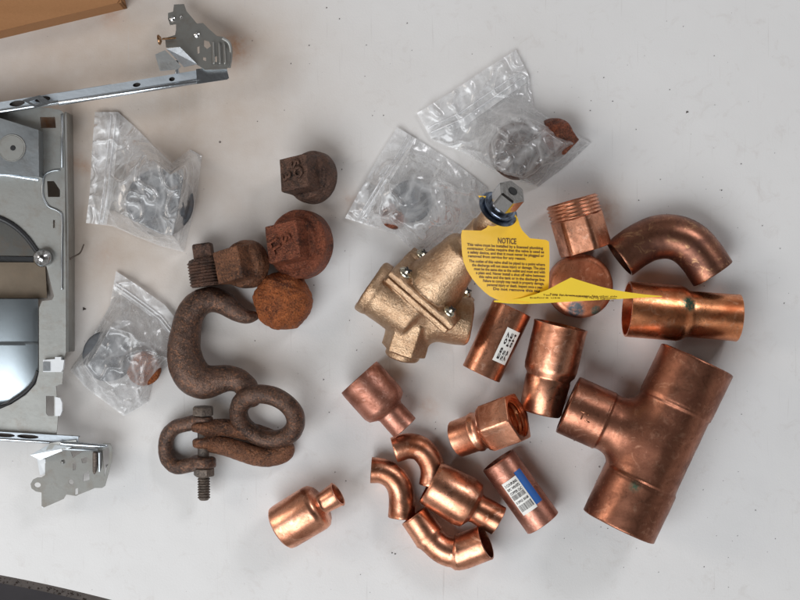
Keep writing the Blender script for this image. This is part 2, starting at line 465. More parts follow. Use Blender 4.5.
def m_table():
    m = NT('white_moulded_plastic')
    a = m.n.new('ShaderNodeAttribute'); a.attribute_name = 'stain_and_bounce'
    b_ = m.n.new('ShaderNodeAttribute'); b_.attribute_name = 'rustmark'
    c = m.mix(m.noise(90, 5, .6), (.735, .725, .72), (.68, .668, .66))
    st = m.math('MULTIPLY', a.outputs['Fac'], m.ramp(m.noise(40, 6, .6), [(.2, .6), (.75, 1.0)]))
    c = m.mix(st, c, (.47, .38, .31))  # dirt, plus painted brown bounce off the box at top left
    ru = m.math('MULTIPLY', b_.outputs['Fac'], m.ramp(m.noise(7, 5, .7), [(.3, .2), (.65, 1.0)]))
    c = m.mix(ru, c, (.42, .17, .055))
    # grime smears
    c = m.mix(m.ramp(m.noise(22, 7, .72, 1.0), [(.56, 0.0), (.78, .32)]), c, (.46, .40, .36))
    # specks
    for px, th, den, dk in ((26, .038, .36, .7), (8, .05, .35, .45), (52, .026, .5, .85)):
        v = m.n.new('ShaderNodeTexVoronoi'); v.inputs['Scale'].default_value = 1 / (px * S); m.l(m.co, v.inputs['Vector'])
        sep = m.n.new('ShaderNodeSeparateColor'); m.l(v.outputs['Color'], sep.inputs[0])
        mask = m.math('MULTIPLY', m.math('LESS_THAN', v.outputs['Distance'], m.math('MULTIPLY', sep.outputs[1], th * 1.3)), m.math('LESS_THAN', sep.outputs[0], den))
        c = m.mix(m.math('MULTIPLY', mask, dk), c, (.09, .065, .06))
    # fine scratches
    w = m.n.new('ShaderNodeMapping'); w.inputs['Scale'].default_value = (1, .04, 1); w.inputs['Rotation'].default_value = (0, 0, .35); m.l(m.co, w.inputs['Vector'])
    s1 = m.noise(3.0, 2, .5, 0, w.outputs[0])
    c = m.mix(m.ramp(s1, [(.66, 0.0), (.78, .35)]), c, (.50, .47, .45))
    bp = m.bump(m.noise(2.2, 3, .6), .12); bp = m.bump(m.noise(60, 2), 1.2, bp)
    return m.done(m.pbr(c, m.math('ADD', m.math('MULTIPLY', m.noise(15, 4), .25), .38), 0.0, bp, Specular_IOR_Level=.35))
TABLE = m_table()

def m_film(name, haze, fold):
    m = NT(name)
    tr = m.n.new('ShaderNodeBsdfTransparent'); tr.inputs[0].default_value = (.98, .98, .98, 1)
    gl = m.n.new('ShaderNodeBsdfGlossy'); gl.inputs['Roughness'].default_value = .22; gl.inputs[0].default_value = (1, 1, 1, 1)
    di = m.n.new('ShaderNodeBsdfDiffuse'); di.inputs[0].default_value = (.93, .93, .94, 1)
    tl = m.n.new('ShaderNodeBsdfTranslucent'); tl.inputs[0].default_value = (.85, .85, .85, 1)
    # warped coordinates give long, straight-edged folds
    nz = m.n.new('ShaderNodeTexNoise'); nz.inputs['Scale'].default_value = 1 / (30 * S); nz.inputs['Detail'].default_value = 2; m.l(m.co, nz.inputs['Vector'])
    wv = m.n.new('ShaderNodeVectorMath'); wv.operation = 'MULTIPLY_ADD'; m.l(nz.outputs['Color'], wv.inputs[0]); wv.inputs[1].default_value = (22 * S,) * 3; m.l(m.co, wv.inputs[2])
    def edge(px, rot, st):
        mp = m.n.new('ShaderNodeMapping'); mp.inputs['Rotation'].default_value = (0, 0, rot); mp.inputs['Scale'].default_value = (1, st, 1); m.l(wv.outputs[0], mp.inputs['Vector'])
        v = m.n.new('ShaderNodeTexVoronoi'); v.feature = 'DISTANCE_TO_EDGE'; v.inputs['Scale'].default_value = 1 / (px * S); m.l(mp.outputs[0], v.inputs['Vector']); return v.outputs['Distance']
    e1, e2 = edge(42, .6, .35), edge(20, 2.0, .4)
    b = m.bump(e1, 3.5); b = m.bump(e2, 1.0, b); b = m.bump(m.noise(34, 2, .5), 2.6, b)
    for q in (gl, di): m.l(b, q.inputs['Normal'])
    lw = m.n.new('ShaderNodeLayerWeight'); lw.inputs['Blend'].default_value = .3; m.l(b, lw.inputs['Normal'])
    ad = m.n.new('ShaderNodeMixShader'); ad.inputs[0].default_value = .4; m.l(di.outputs[0], ad.inputs[1]); m.l(tl.outputs[0], ad.inputs[2])
    f1 = m.math('ADD', m.math('MULTIPLY', m.ramp(m.noise(22, 6, .6, 1.5), [(.42, 0.0), (.72, 1.0)]), fold), haze)
    f1 = m.math('ADD', f1, m.math('MULTIPLY', m.ramp(e1, [(0.0, 1.0), (.05, 0.0)]), .28))
    f1 = m.math('ADD', f1, m.math('MULTIPLY', m.ramp(e2, [(0.0, 1.0), (.05, 0.0)]), .10))
    m1 = m.n.new('ShaderNodeMixShader'); m.l(f1, m1.inputs[0]); m.l(tr.outputs[0], m1.inputs[1]); m.l(ad.outputs[0], m1.inputs[2])
    f2 = m.math('ADD', m.math('MULTIPLY', lw.outputs['Fresnel'], .32), .06)
    m2 = m.n.new('ShaderNodeMixShader'); m.l(f2, m2.inputs[0]); m.l(m1.outputs[0], m2.inputs[1]); m.l(gl.outputs[0], m2.inputs[2])
    m.l(m2.outputs[0], m.out.inputs[0]); return m.m
FILM = m_film('clear_polythene', .22, .30)
FILM_W = m_film('milky_polythene', .25, .34)
ZIP = m_film('zip_strip_polythene', .50, .5)

# ------------------------------------------------------------------ the setting: table, floor
def edge_y(x):       # near edge of the table top
    t = x / 108.0
    return 575 + 20 * t + (4 * t * t if x > 0 else 0) - (0 if x < 300 else (x - 300) * .1)
stains_and_bounce = [  # x, y, radius, strength; first two include painted brown bounce off the box
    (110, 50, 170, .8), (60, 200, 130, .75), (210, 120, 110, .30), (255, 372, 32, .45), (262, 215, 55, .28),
    (130, 300, 90, .34), (345, 200, 40, .42), (605, 215, 30, .55), (600, 300, 60, .30), (575, 345, 35, .35), (225, 345, 40, .3),
    (430, 395, 34, .42), (560, 470, 34, .36), (440, 450, 40, .3), (80, 420, 50, .25), (350, 490, 24, .3), (290, 395, 40, .35), (480, 350, 50, .3),
    (740, 330, 30, .2), (250, 60, 60, .4), (500, 60, 60, .12), (390, 110, 90, .12), (460, 480, 40, .3)]
rusts = [(78, 163, 7, .5), (110, 15, 10, .5), (234, 48, 14, .9), (86, 168, 6, .5), (427, 407, 12, .35), (104, 255, 12, .25), (352, 203, 10, .4), (605, 213, 12, .7), (48, 122, 12, .95)]
def build_table():
    nx, ny = 200, 140
    X0, X1, Y0 = -420, 1250, -330
    V, F, st, ru = [], [], [], []
    for i in range(nx + 1):
        x = X0 + (X1 - X0) * i / nx
        ye = min(edge_y(x), 900)
        for j in range(ny + 1):
            y = Y0 + (ye - Y0) * j / ny
            V.append(P(x, y, 0))
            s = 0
            for a, b, r, k in stains_and_bounce: s = max(s, 0) + k * math.exp(-((x - a) ** 2 + (y - b) ** 2) / (r * r))
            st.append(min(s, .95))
            q = 0
            for a, b, r, k in rusts: q += k * math.exp(-((x - a) ** 2 + (y - b) ** 2) / (r * r))
            ru.append(min(q, 1))
    for i in range(nx):
        for j in range(ny):
            a = i * (ny + 1) + j
            F.append((a, a + 1, a + ny + 2, a + ny + 1))
    t = thing('folding_table', (0, 0, -28), 'white moulded plastic folding table top, stained and specked, with painted box bounce, under everything', 'table')
    V2, F2 = solidify(V, F, (0, 0, -26))
    o = mk('tabletop', (V2, F2), TABLE, t, 40)
    for nm, dat in (('stain_and_bounce', st), ('rustmark', ru)):
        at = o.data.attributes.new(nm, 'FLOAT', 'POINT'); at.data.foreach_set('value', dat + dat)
    # dark rail under the lip of the near edge
    path = [(x, edge_y(x)) for x in range(-420, 700, 20)]
    v, f = [], []
    for x, y in path:
        for dy, z in ((.5, -2.5), (9, -5), (11, -12), (11, -30), (.5, -30)):
            v.append(Vector((x - 400, -(y + dy - 300), z)))
    n = 5
    for i in range(len(path) - 1):
        for k in range(n):
            k2 = (k + 1) % n
            f.append((i * n + k, (i + 1) * n + k, (i + 1) * n + k2, i * n + k2))
    mk('edge_rail', (v, f), TRIM, t, 30)
    fl = mk('floor', ([(-3000, -3000, -1120), (3000, -3000, -1120), (3000, 3000, -1120), (-3000, 3000, -1120)], [(0, 1, 2, 3)]), FLOOR)
    tag(fl, 'dark floor seen past the table edge', None, None, 'structure')
build_table()
def grit():
    V, F = [], []
    r = random.Random(3)
    spots = [(84, 309, 2.6), (395, 583 - 29, 1.2), (687, 112, 1.6), (741, 164, .8), (392, 553, 1.0)]
    for i in range(170): spots.append((r.uniform(240, 795), r.uniform(5, 595), r.uniform(.25, .75)))
    for i in range(45): spots.append((r.uniform(0, 90), 0, r.uniform(.6, 1.6)))
    for k, (x, y, s) in enumerate(spots):
        z = .3
        if y == 0: y = edge_y(x) + r.uniform(2, 8); z = -3.5
        n = len(V)
        c = P(x, y, z)
        for d in ((1, 0, 0), (-.5, .9, 0), (-.6, -.8, 0), (0, .1, .9), (.2, 0, -.5)):
            V.append(c + Vector(d) * s * r.uniform(.7, 1.4))
        F += [(n + 4, n + 1, n), (n + 4, n + 2, n + 1), (n + 4, n, n + 2), (n, n + 1, n + 3), (n + 1, n + 2, n + 3), (n + 2, n, n + 3)]
    tag(mk('grit', (V, F), GRIT), 'tiny dark specks of grit strewn over the table top', 'grit', None, 'stuff')
grit()

# ------------------------------------------------------------------ cardboard box
def box():
    zt = 32
    t = thing('cardboard_box', P(0, -60, 0), 'brown cardboard box on the table, its corner at the top left of the picture', 'box')
    a, b = P(-160, 69, zt), P(121, 2, zt)
    d = (b - a).normalized(); up = Vector((-d.y, d.x, 0))
    if up.y < 0: up = -up
    c, e = b + up * 260, a + up * 260
    def slab(p, q, z0, z1, th, nrm):
        v = [Vector((p.x, p.y, z0)), Vector((q.x, q.y, z0)), Vector((q.x, q.y, z1)), Vector((p.x, p.y, z1))]
        return solidify(v, [(0, 1, 2, 3)], nrm * th)
    w = join(slab(a, b, 0, zt - 3, 3, up), slab(b - d * 0, c, 0, zt - 3.2, 3, -d), slab(c, e, 0, zt - 3, 3, -up), slab(e, a, 0, zt - 3.2, 3, d))
    mk('wall', w, CARD, t, 30)
    ins = 0.6
    q = [a + up * ins, b + up * ins - d * 1.5 - up * 0, b - d * 0 + up * 3, c, e]
    q = [Vector((p.x, p.y, zt - 2.6)) for p in q]
    mid = up * 129
    mk('top_flap', solidify([Vector((a.x, a.y, zt - 2.8)), Vector((b.x, b.y, zt - 2.8)) - d * 4, Vector((b.x, b.y, zt - 2.8)) + up * 4,
                             Vector((b.x, b.y, zt - 2.8)) + mid, Vector((a.x, a.y, zt - 2.8)) + mid], [(0, 1, 2, 3, 4)], (0, 0, 2.8)), CARD, t, 30)
    mk('top_flap', solidify([Vector((a.x, a.y, zt - 2.8)) + up * 131, Vector((b.x, b.y, zt - 2.8)) + up * 131, Vector((c.x, c.y, zt - 2.8)), Vector((e.x, e.y, zt - 2.8))],
                            [(0, 1, 2, 3)], (0, 0, 2.8)), CARD, t, 30)
box()

# ------------------------------------------------------------------ recessed light frame
def light_frame():
    t = thing('recessed_light_frame', P(-10, 280, 0), 'galvanised steel recessed light frame with two hanger bars along the left edge', 'light fixture')
    ZP = 26
    outline = [(-70, 100), (50, 108), (60, 110), (64, 113), (65, 172), (66, 300), (66, 352), (64, 358), (63, 375), (62, 384), (56, 386), (57, 397), (62, 400), (63, 412), (58, 415), (57, 430), (56, 438), (-70, 430)]
    opening = [(-66, 215), (-40, 212), (-18, 214), (0, 218), (14, 226), (27, 238), (38, 253), (46, 264), (54, 296), (52, 300), (42, 301), (39, 308), (39, 372), (36, 384), (26, 395), (12, 404), (0, 409), (-66, 414)]
    slotA = [(40, 117), (55, 117), (56, 128), (41, 128)]
    slotB = [(47, 181), (54, 181), (60, 190), (60, 197), (48, 197)]
    slotC = [(46, 396), (54, 396), (54, 416), (48, 416), (46, 413)]
    slotD = [(53, 220), (55, 220), (55, 228), (53, 228)]
    mk('mounting_plate', plate([outline, opening, slotA, slotB, slotC, slotD], lambda x, y: ZP + (3 if y > 384 else 0) * 0, 1.6), GALV_W, t, 30)
    # rolled lip down the right edge
    lip = [P(64.5, 112, ZP), P(65.5, 172, ZP), P(66.5, 230, ZP), P(66.5, 300, ZP), P(66.5, 352, ZP)]
    V, F = [], []
    for p in lip:
        V += [p, p + Vector((1.8, 0, -1)), p + Vector((2.2, 0, -ZP + .5)), p + Vector((.6, 0, -ZP + .5))]
    for i in range(len(lip) - 1):
        for k in range(4):
            F.append((i * 4 + k, (i + 1) * 4 + k, (i + 1) * 4 + (k + 1) % 4, i * 4 + (k + 1) % 4))
    mk('edge_flange', (V, F), GALV_W, t, 40)
    # raised rim around the slot, pressed ridge
    rim = [P(60, 170, ZP + .5), P(52, 171, ZP + .5), P(45, 175, ZP + .5), P(43, 184, ZP + .5), P(43, 196, ZP + .5), P(48, 206, ZP + .5), P(58, 211, ZP + .5), P(62, 218, ZP + .5), P(62, 250, ZP + .5), P(62, 290, ZP + .5)]
    mk('pressed_ridge', sweep(rim, [(0, 1.2), (1, 1.2)], solid=True, n=10), GALV, t, 50)
    mk('pressed_ridge', sweep([P(62, 114, ZP + .5), P(62, 168, ZP + .5)], [(0, 1.2), (1, 1.2)], solid=True, n=10), GALV, t, 50)
    # junction box with a knockout
    zb = 44
    jb = mk('junction_box', plate([[(-70, 96), (0, 118), (38.5, 130), (39, 177), (20, 175), (0, 174), (-70, 176)]], lambda x, y: zb, 18), GALV, t, 30)
    mk('knockout', sweep([P(12, 148, zb), P(12, 148, zb) + Vector((0, 0, 1.5))], [(0, 13.5), (.7, 13), (1, 12.3)], solid=True, n=40), GALV_W, jb, 40)
    mk('slot', sweep([P(13, 148, zb + 1.3), P(13, 148, zb + 1.3) + Vector((0, 0, .9))], [(0, 2.6), (1, 2.6)], solid=True, n=12), BLACK, jb, 40)
    mk('lid_edge', sweep([P(-60, 176, zb - 4), P(0, 175, zb - 5), P(12, 176, zb - 5), P(39, 180, zb - 6)], [(0, 1.8), (1, 1.6)], solid=True, n=12), GALV_B, t, 40)
    # the housing: a barrel-shaped spun shell seen through the opening
    def hr(y): return 38 if y < 370 else 38 - 44 * ((y - 370) / 38.0) ** 1.7
    V, F = [], []; ny, nx = 70, 60
    for i in range(ny + 1):
        y = 299 + 109 * i / ny; xr = hr(y)
        for k in range(nx + 1):
            x = -66 + (xr + 66) * k / nx
            z = 6 + 15 * math.sqrt(max(0, 1 - ((y - 336) / 78.0) ** 2)) + (1.2 if y > 343 else 0) - 4 * (max(0, x) / 38.0) ** 3
            V.append(P(x, y, z))
    F = [(i * (nx + 1) + k, (i + 1) * (nx + 1) + k, (i + 1) * (nx + 1) + k + 1, i * (nx + 1) + k + 1) for i in range(ny) for k in range(nx)]
    mk('lamp_housing', solidify(V, F, (0, 0, -2)), ALU, t, 40)
    mk('gasket', sweep([P(x, y, 21) for x, y in ((-60, 414), (0, 407), (12, 401), (25, 392), (34, 382), (38, 371))], [(0, 2.4), (1, 2.0)], solid=True, n=12), BLACK, t, 40)
    mk('gasket', sweep([P(x, y, 26.5) for x, y in ((-60, 213), (-18, 214), (0, 218.5), (14, 226), (27, 238), (38, 253))], [(0, 3.0), (1, 2.6)], solid=True, n=12), BLACK, t, 40)
    shell = plate([[(-66, 210), (0, 216), (16, 226), (30, 241), (37, 256), (-66, 255)]], lambda x, y: 13 + (y - 215) * .12, 1.5)
    mk('upper_shell', shell, GALV_D, t, 30)
    mk('cross_strip', plate([[(-66, 262), (45, 262.5), (47, 298), (-66, 298)]], lambda x, y: 10 - (x > 20) * (x - 20) * .15, 1.5), TANMET, t, 30)
    mk('gap_shade_strip', plate([[(-66, 255), (38, 257), (44, 263), (-66, 262)]], lambda x, y: 5, 1.2), BLACK, t, 30)  # black strip standing in for the shade in the gap
    mk('thumb_screw', sweep([P(44, 258, 26), P(44, 258, 26) + Vector((0, 0, 12))], [(0, 9), (.6, 9), (.85, 7), (1, 3.5)], solid=True, n=28), CHROME, t, 50)
    mk('ground_wire', sweep([P(66.5, 262, 22), P(73, 257, 16), P(80, 253, 10), P(84, 244, 8)], [(0, .9), (1, .7)], solid=True, n=8), BOLT, t, 50)
    # spring clip
    cl = mk('clip', join(plate([[(43, 360), (55, 359), (55, 357), (61, 357), (61, 360), (64, 360), (63, 369), (61, 372), (43, 372)]], lambda x, y: 32, 5.5)), WHITEPL, t, 30)
    mk('clip_tongue', plate([[(43, 362), (50, 362), (50, 371), (43, 371)]], lambda x, y: 33.5 - (x - 43) * .1, 1.2), GALV, cl, 30)
    mk('clip', plate([[(55, 397), (60, 398), (62, 403), (62, 411), (60, 416), (55, 416)]], lambda x, y: 31, 4.5), WHITEPL, t, 30)
    # upper hanger bar: a folded channel with slots
    def bar(name, x0, y0, x1, y1, w0, w1, z0, z1, slots, ht=7):
        L = math.hypot(x1 - x0, y1 - y0); nx, ny = -(y1 - y0) / L, (x1 - x0) / L
        def at(s, q): w = w0 + (w1 - w0) * s; return (x0 + (x1 - x0) * s + nx * w * q, y0 + (y1 - y0) * s + ny * w * q)
        zf = lambda x, y: z0 + (z1 - z0) * max(0, min(1, (x - x0) / (x1 - x0)))
        face = [at(0, -.5), at(1, -.5), at(1, .22), at(0, .22)]
        hs = []
        for s, l, q in slots:
            h = [at(s + l / 2 / L * math.cos(a), -.15 + q * .16 * math.sin(a)) for a in [2 * math.pi * i / 14 for i in range(14)]]
            hs.append(h)
        b = mk(name, plate([face] + hs, zf, 1.4), GALV_R, t, 30)
        mk('dark_slot_web', plate([[at(0, -.4), at(1, -.4), at(1, .2), at(0, .2)]], lambda x, y: zf(x, y) - 4, 1), TRIM, b, 30)  # channel bottom, added near-black to paint the shade seen through slots
        A, B = at(0, .30), at(1, .30)
        mk('rolled_edge', sweep([P(A[0], A[1], z0 - 1), P(B[0], B[1], z1 - 1)], [(0, w0 * .2), (1, w1 * .2)], solid=True, n=20), GALV_B, b, 50)
        A, B = at(0, -.5), at(1, -.5)
        p, q = P(A[0], A[1], z0 - 1.5), P(B[0], B[1], z1 - 1.5)
        mk('side_web', solidify([p, q, q - Vector((0, 0, ht)), p - Vector((0, 0, ht))], [(0, 1, 2, 3)], (0, -1.2, 0)), GALV, b, 30)
        return b
    bar('hanger_bar', -70, 119, 112, 90, 11, 12, 40, 36, [(.48, 16, 1.6), (.62, 16, 1.6)])
    bar('hanger_bar', 58, 99.5, 226, 72.5, 12.5, 14, 39, 34, [(.47, 8, 1), (.68, 6, 1), (.9, 9, 1)])
    mk('bar_end', plate([[(196, 69), (226, 65.5), (229, 78), (227, 79.5), (197, 84)]], lambda x, y: 36.5, 1.4), GALV_B, t, 30)
    mk('slotted_tab', plate([[(22, 100), (40, 95), (52, 103), (36, 108)], [(29, 101.5), (37, 99), (41, 103), (36, 105)]], lambda x, y: 44, 1.4), GALV_B, t, 30)
    # upper end bracket: thin sheet standing on the bar
    zb_ = lambda x, y: 44 - (70 - y) * .35
    ub = mk('end_bracket', plate([[(174, 4.5), (184, 4), (186.5, 11), (197, 23.5), (203, 23), (209, 29), (217, 36), (224, 37), (229, 41), (231, 50), (230, 60), (227, 69), (205, 70), (196, 64), (186, 55), (177, 47), (166, 47.5), (165, 38), (175, 35), (176, 30), (176, 24), (170, 25), (168, 19), (168, 13), (173, 11.5)],
                                circ(172.5, 20.5, 1.7, 10), [(204, 40), (209, 41.5), (211, 46), (207, 49), (204, 46)], [(203, 57), (206, 57.5), (206, 61), (203, 60)], [(197, 47), (199.5, 46), (199.5, 53), (197.5, 54)], [(213, 57), (217, 56), (217, 62), (213, 62)]], zb_, 1.5), GALV_W, t, 30)
    for x, y, r in ((197, 35, 3.0), (172.5, 19, 2.6), (181, 17, 1.6)):
        p = P(x, y, zb_(x, y)); mk('rivet', sweep([p, p + Vector((0, 0, 3))], [(0, r), (.6, r * .9), (1, r * .4)], solid=True, n=16), CHROME, ub, 50)
    p = P(176, 38.5, 58)
    mk('nail', join(sweep([P(162, 39, 38), P(176, 38, 36)], [(0, 1.1), (1, 1.1)], solid=True, n=12), sweep([P(158, 40, 38), P(161.5, 39.4, 38)], [(0, 5), (.5, 5), (1, 3)], solid=True, n=20)), BRASSY, ub, 40)
    mk('folded_tab', plate([[(155, 54.5), (165, 50), (181, 66), (178, 69), (160, 71)]], lambda x, y: 46 + (x - 155) * .2, 1.4), GALV, ub, 30)
    mk('folded_tab', solidify([P(166, 48.5, 52), P(180, 47, 46), P(197, 64, 44), P(184, 67, 48)], [(0, 1, 2, 3)], (0, 0, -1.2)), GALV, ub, 30)
    mk('end_loop', sweep([P(222, 38, 40), P(229, 43, 38), P(231, 54, 36), P(229, 68, 35)], [(0, 1.7), (1, 1.7)], solid=True, n=12, ), GALV_W, ub, 40)
    for i, x in enumerate((213, 219, 224)):
        mk('pressed_ridge', sweep([P(x, 42, 35), P(x + 1, 64, 43)], [(0, 1.3), (1, 1.3)], solid=True, n=10), GALV_W, ub, 40)
    mk('stud', sweep([P(177, 60, 42), P(177, 74, 40)], [(0, 2), (.6, 1.7), (1, 2.4)], solid=True, n=14), GALV_B, ub, 50)
    # lower hanger bar and bracket
    zl = 24
    bar('hanger_bar', -70, 432, 78, 441, 9, 9, 33, 31, [(.5, 22, 1.5), (.66, 22, 1.5)], ht=8)
    lb = mk('end_bracket', plate([[(38, 459), (52, 455), (70, 450), (73, 458), (77, 455), (82, 452), (94, 450), (96, 446), (104, 443), (110, 443.5), (112.5, 448), (111.5, 462), (105, 486), (102, 488), (95, 488), (88, 491), (79, 494.5), (76, 496), (66, 494.5), (63.5, 499), (50, 505), (44, 507.5), (41.5, 506), (41.5, 492.5), (36, 491.5), (31.5, 488.5), (30.5, 484), (33, 479.5), (37, 477.5), (41, 477.5), (45, 475), (45, 460)],
                                circ(37.5, 485, 3.3, 14, 2.6), [(73, 463.5), (76, 462.5), (76, 469.5), (73, 470.5)], [(81.5, 459), (86, 456.5), (88, 459), (86, 463), (82, 463)], [(83, 474), (89, 471), (89.5, 480), (83, 481.5)], circ(71, 482, 2.6, 12), [(75, 489), (78, 488), (78, 494), (75, 495)], [(102.5, 451), (108.5, 446.5), (109.5, 452), (108.5, 463), (104.5, 476)]],
                               lambda x, y: 22 - (470 - y) * .12 + (x - 40) * .05, 1.5), GALV_W, t, 30)
    for x, y in ((99, 474), (108, 466), (63, 462)):
        p = P(x, y, 21); mk('rivet', sweep([p, p + Vector((0, 0, 3.5))], [(0, 2.2), (.6, 2), (1, .8)], solid=True, n=14), CHROME, lb, 50)
    mk('pressed_ridge', sweep([P(95, 452, 28), P(95, 486, 20)], [(0, 2.4), (1, 2.4)], solid=True, n=12), BOLT, lb, 40)
    mk('pressed_ridge', sweep([P(99.5, 452, 28), P(100, 486, 20)], [(0, 1.8), (1, 1.8)], solid=True, n=12), GALV, lb, 40)
    mk('folded_tab', solidify([P(30, 455, 28), P(50, 444, 34), P(72, 447, 32), P(40, 460, 27)], [(0, 1, 2, 3)], (0, 0, -1.3)), GALV, lb, 30)
    mk('folded_tab', solidify([P(50, 443, 35), P(76, 440, 34), P(77, 446, 31), P(46, 450, 31)], [(0, 1, 2, 3)], (0, 0, -1.3)), GALV_W, lb, 30)
    mk('rolled_edge', sweep([P(60, 443, 33), P(95, 445.5, 31), P(108, 446, 29)], [(0, 2.6), (.7, 2.2), (1, 1.4)], solid=True, n=14), GALV_B, lb, 50)
    mk('rolled_edge', sweep([P(62, 449, 30), P(98, 450, 28)], [(0, 1.8), (1, 1.4)], solid=True, n=12), GALV, lb, 50)
    mk('folded_tab', solidify([P(37, 459, 23), P(45.5, 459, 22), P(45.5, 474, 20), P(40, 475, 21)], [(0, 1, 2, 3)], (0, 0, -1.3)), WHITEPL, lb, 30)
    mk('folded_tab', solidify([P(41, 493, 18.5), P(47.5, 493, 18), P(48, 506, 18), P(42, 508, 18)], [(0, 1, 2, 3)], (0, 0, -1.3)), WHITEPL, lb, 30)
light_frame()

# ------------------------------------------------------------------ plugs
def frame_to(axis, rot):
    z = Vector(axis).normalized(); x = Vector((1, 0, 0)); x = (x - z * x.dot(z)).normalized(); y = z.cross(x)
    M = Matrix((x, y, z)).transposed()
    return M @ Matrix.Rotation(rot, 3, 'Z')
def place(vf, M, at):
    v = np.asarray(vf[0]) @ np.array(M).T + np.array(at); return v, vf[1]
def plug(name, px, py, tilt, dr, rot, r, th, hs, hh, mat, label, group, cat='pipe plug', dome=0, collar=True, seed=1, thr=0, mark=None):
    def f(X, Y, Z):
        b = s_cyl((0, 0, 0), (0, 0, th), r, 3)(X, Y, Z)
        if dome: b = smax(b, s_sph((0, 0, th - dome), dome)(X, Y, Z), 3)
        if thr:
            q = np.sqrt(X * X + Y * Y); b = np.maximum(b, q - (r - 1.4 + 1.2 * np.sin(Z * 2 * math.pi / 3.6)))
        if hh:
            h = s_box((0, 0, th + hh / 2 - 4), ((1, 0, 0), (0, 1, 0), (0, 0, 1)), (hs / 2, hs / 2, hh / 2 + 4), 1.9)(X, Y, Z)
            tp = (Z - th) * .05
            b = smin(b, h + tp, 4)
            if collar:
                b = smin(b, s_cyl((0, 0, th - 2), (0, 0, th + 5), hs * .66, 2.5)(X, Y, Z), 3)
        return b + wob(.22, .16, seed)(X, Y, Z)
    m = r + 4
    vf = nets(f, (-m, -m, -4), (m, m, th + hh + (4 if hh else 4)), .9)
    a = math.radians(tilt); ax = Vector((math.cos(math.radians(dr)) * math.sin(a), -math.sin(math.radians(dr)) * math.sin(a), math.cos(a)))
    vf = place(vf, frame_to(ax, math.radians(rot)), (0, 0, 0))
    v = vf[0]; z0 = -v[:, 2].min() + .05
    at = P(px, py, z0 + th * .5); v = v + np.array((at.x, at.y, z0))
    o = mk(name, (v, vf[1]), mat, org=(at.x, at.y, 0))
    if mark:
        parts = []
        for k, tx in enumerate(mark):
            V, F = text2d(tx, 15, .5, 'CENTER'); c = math.cos(-1.2); q = math.sin(-1.2)
            V3 = [Vector((x * c - (y + 1 - 14 * k) * q, x * q + (y + 1 - 14 * k) * c, th + hh - .3)) for x, y in V]
            parts.append(solidify(V3, F, (0, 0, 1.5)))
        vm = place((np.array([tuple(p) for p in join(*parts)[0]]), join(*parts)[1]), frame_to(ax, math.radians(rot)), (at.x, at.y, z0))
        mk('cast_mark', vm, mat, o)
    return tag(o, label, cat, group)
PG = 'rusty iron pipe plugs and caps'
plug('pipe_plug', 317, 178, 34, 188, 5, 26, 14, 35, 26, RUST_DARK, 'dark iron square-head pipe plug standing alone, topmost of the loose plugs', PG, seed=2, mark=['SO', '3'])
plug('pipe_plug', 305, 245, 30, 186, 8, 34, 18, 39, 24, RUST_RED, 'reddish rusty square-head plug, largest of the loose plugs, touching the round orange cap', PG, seed=5, mark=['S', 'LL'])
plug('pipe_plug', 251, 264, 34, 176, 14, 24, 13, 34, 25, RUST_BROWN, 'brown rusty square-head plug leaning against the small threaded plug', PG, seed=9)
def dome_cap():
    def f(X, Y, Z):
        b = smax(s_cyl((0, 0, 0), (0, 0, 36), 30, 5)(X, Y, Z), s_sph((0, 0, -2), 36)(X, Y, Z), 4)
        b = smax(b, s_hex((0, 0, -5), (0, 0, 60), 29.5, .25, (1, 0, 0))(X, Y, Z) - 1.2, 9)
        g = np.maximum(b, -(np.abs(np.sqrt(X * X + Y * Y) - 15) - 14)) if False else b
        ridge = s_cap((-4, -20, 27), (-2, 20, 27), 5)(X, Y, Z)
        return smin(b, ridge, 7) + wob(.9, .2, 4)(X, Y, Z)
    vf = nets(f, (-36, -36, -3), (36, 36, 42), .9)
    vf = place(vf, frame_to(Vector((-.22, -.1, 1)), .2), (0, 0, 0)); v = vf[0]
    z0 = -v[:, 2].min() + .05; at = P(285, 300, 18); v = v + np.array((at.x, at.y, z0))
    tag(mk('domed_fitting', (v, vf[1]), RUST_ORANGE, org=(at.x, at.y, 0)), 'round domed cap covered in bright orange rust, just above the hook tip', 'pipe cap', PG)
dome_cap()
# small threaded plug lying on its side
t = thing('pipe_plug', P(205, 266, 0), 'small black threaded plug lying on its side above the hook', 'pipe plug', PG)
mk('threaded_body', sweep([P(208, 286, 17), P(204, 258, 17)], [(0, 16)] + teeth(.04, .9, 17.4, 1.5, 8) + [(.97, 15), (1, 13)], solid=True), RUST_DARK, t, 50)
d = (P(204, 258, 17) - P(208, 286, 17)).normalized()
c = P(203.4, 252, 17)
mk('square_head', nets(s_box(c, (d, (0, 0, 1), d.cross(Vector((0, 0, 1)))), (8.5, 9.5, 9.5), 2.5), tuple(np.array(c) - 16), tuple(np.array(c) + 16), .8), RUST_DARK, t)

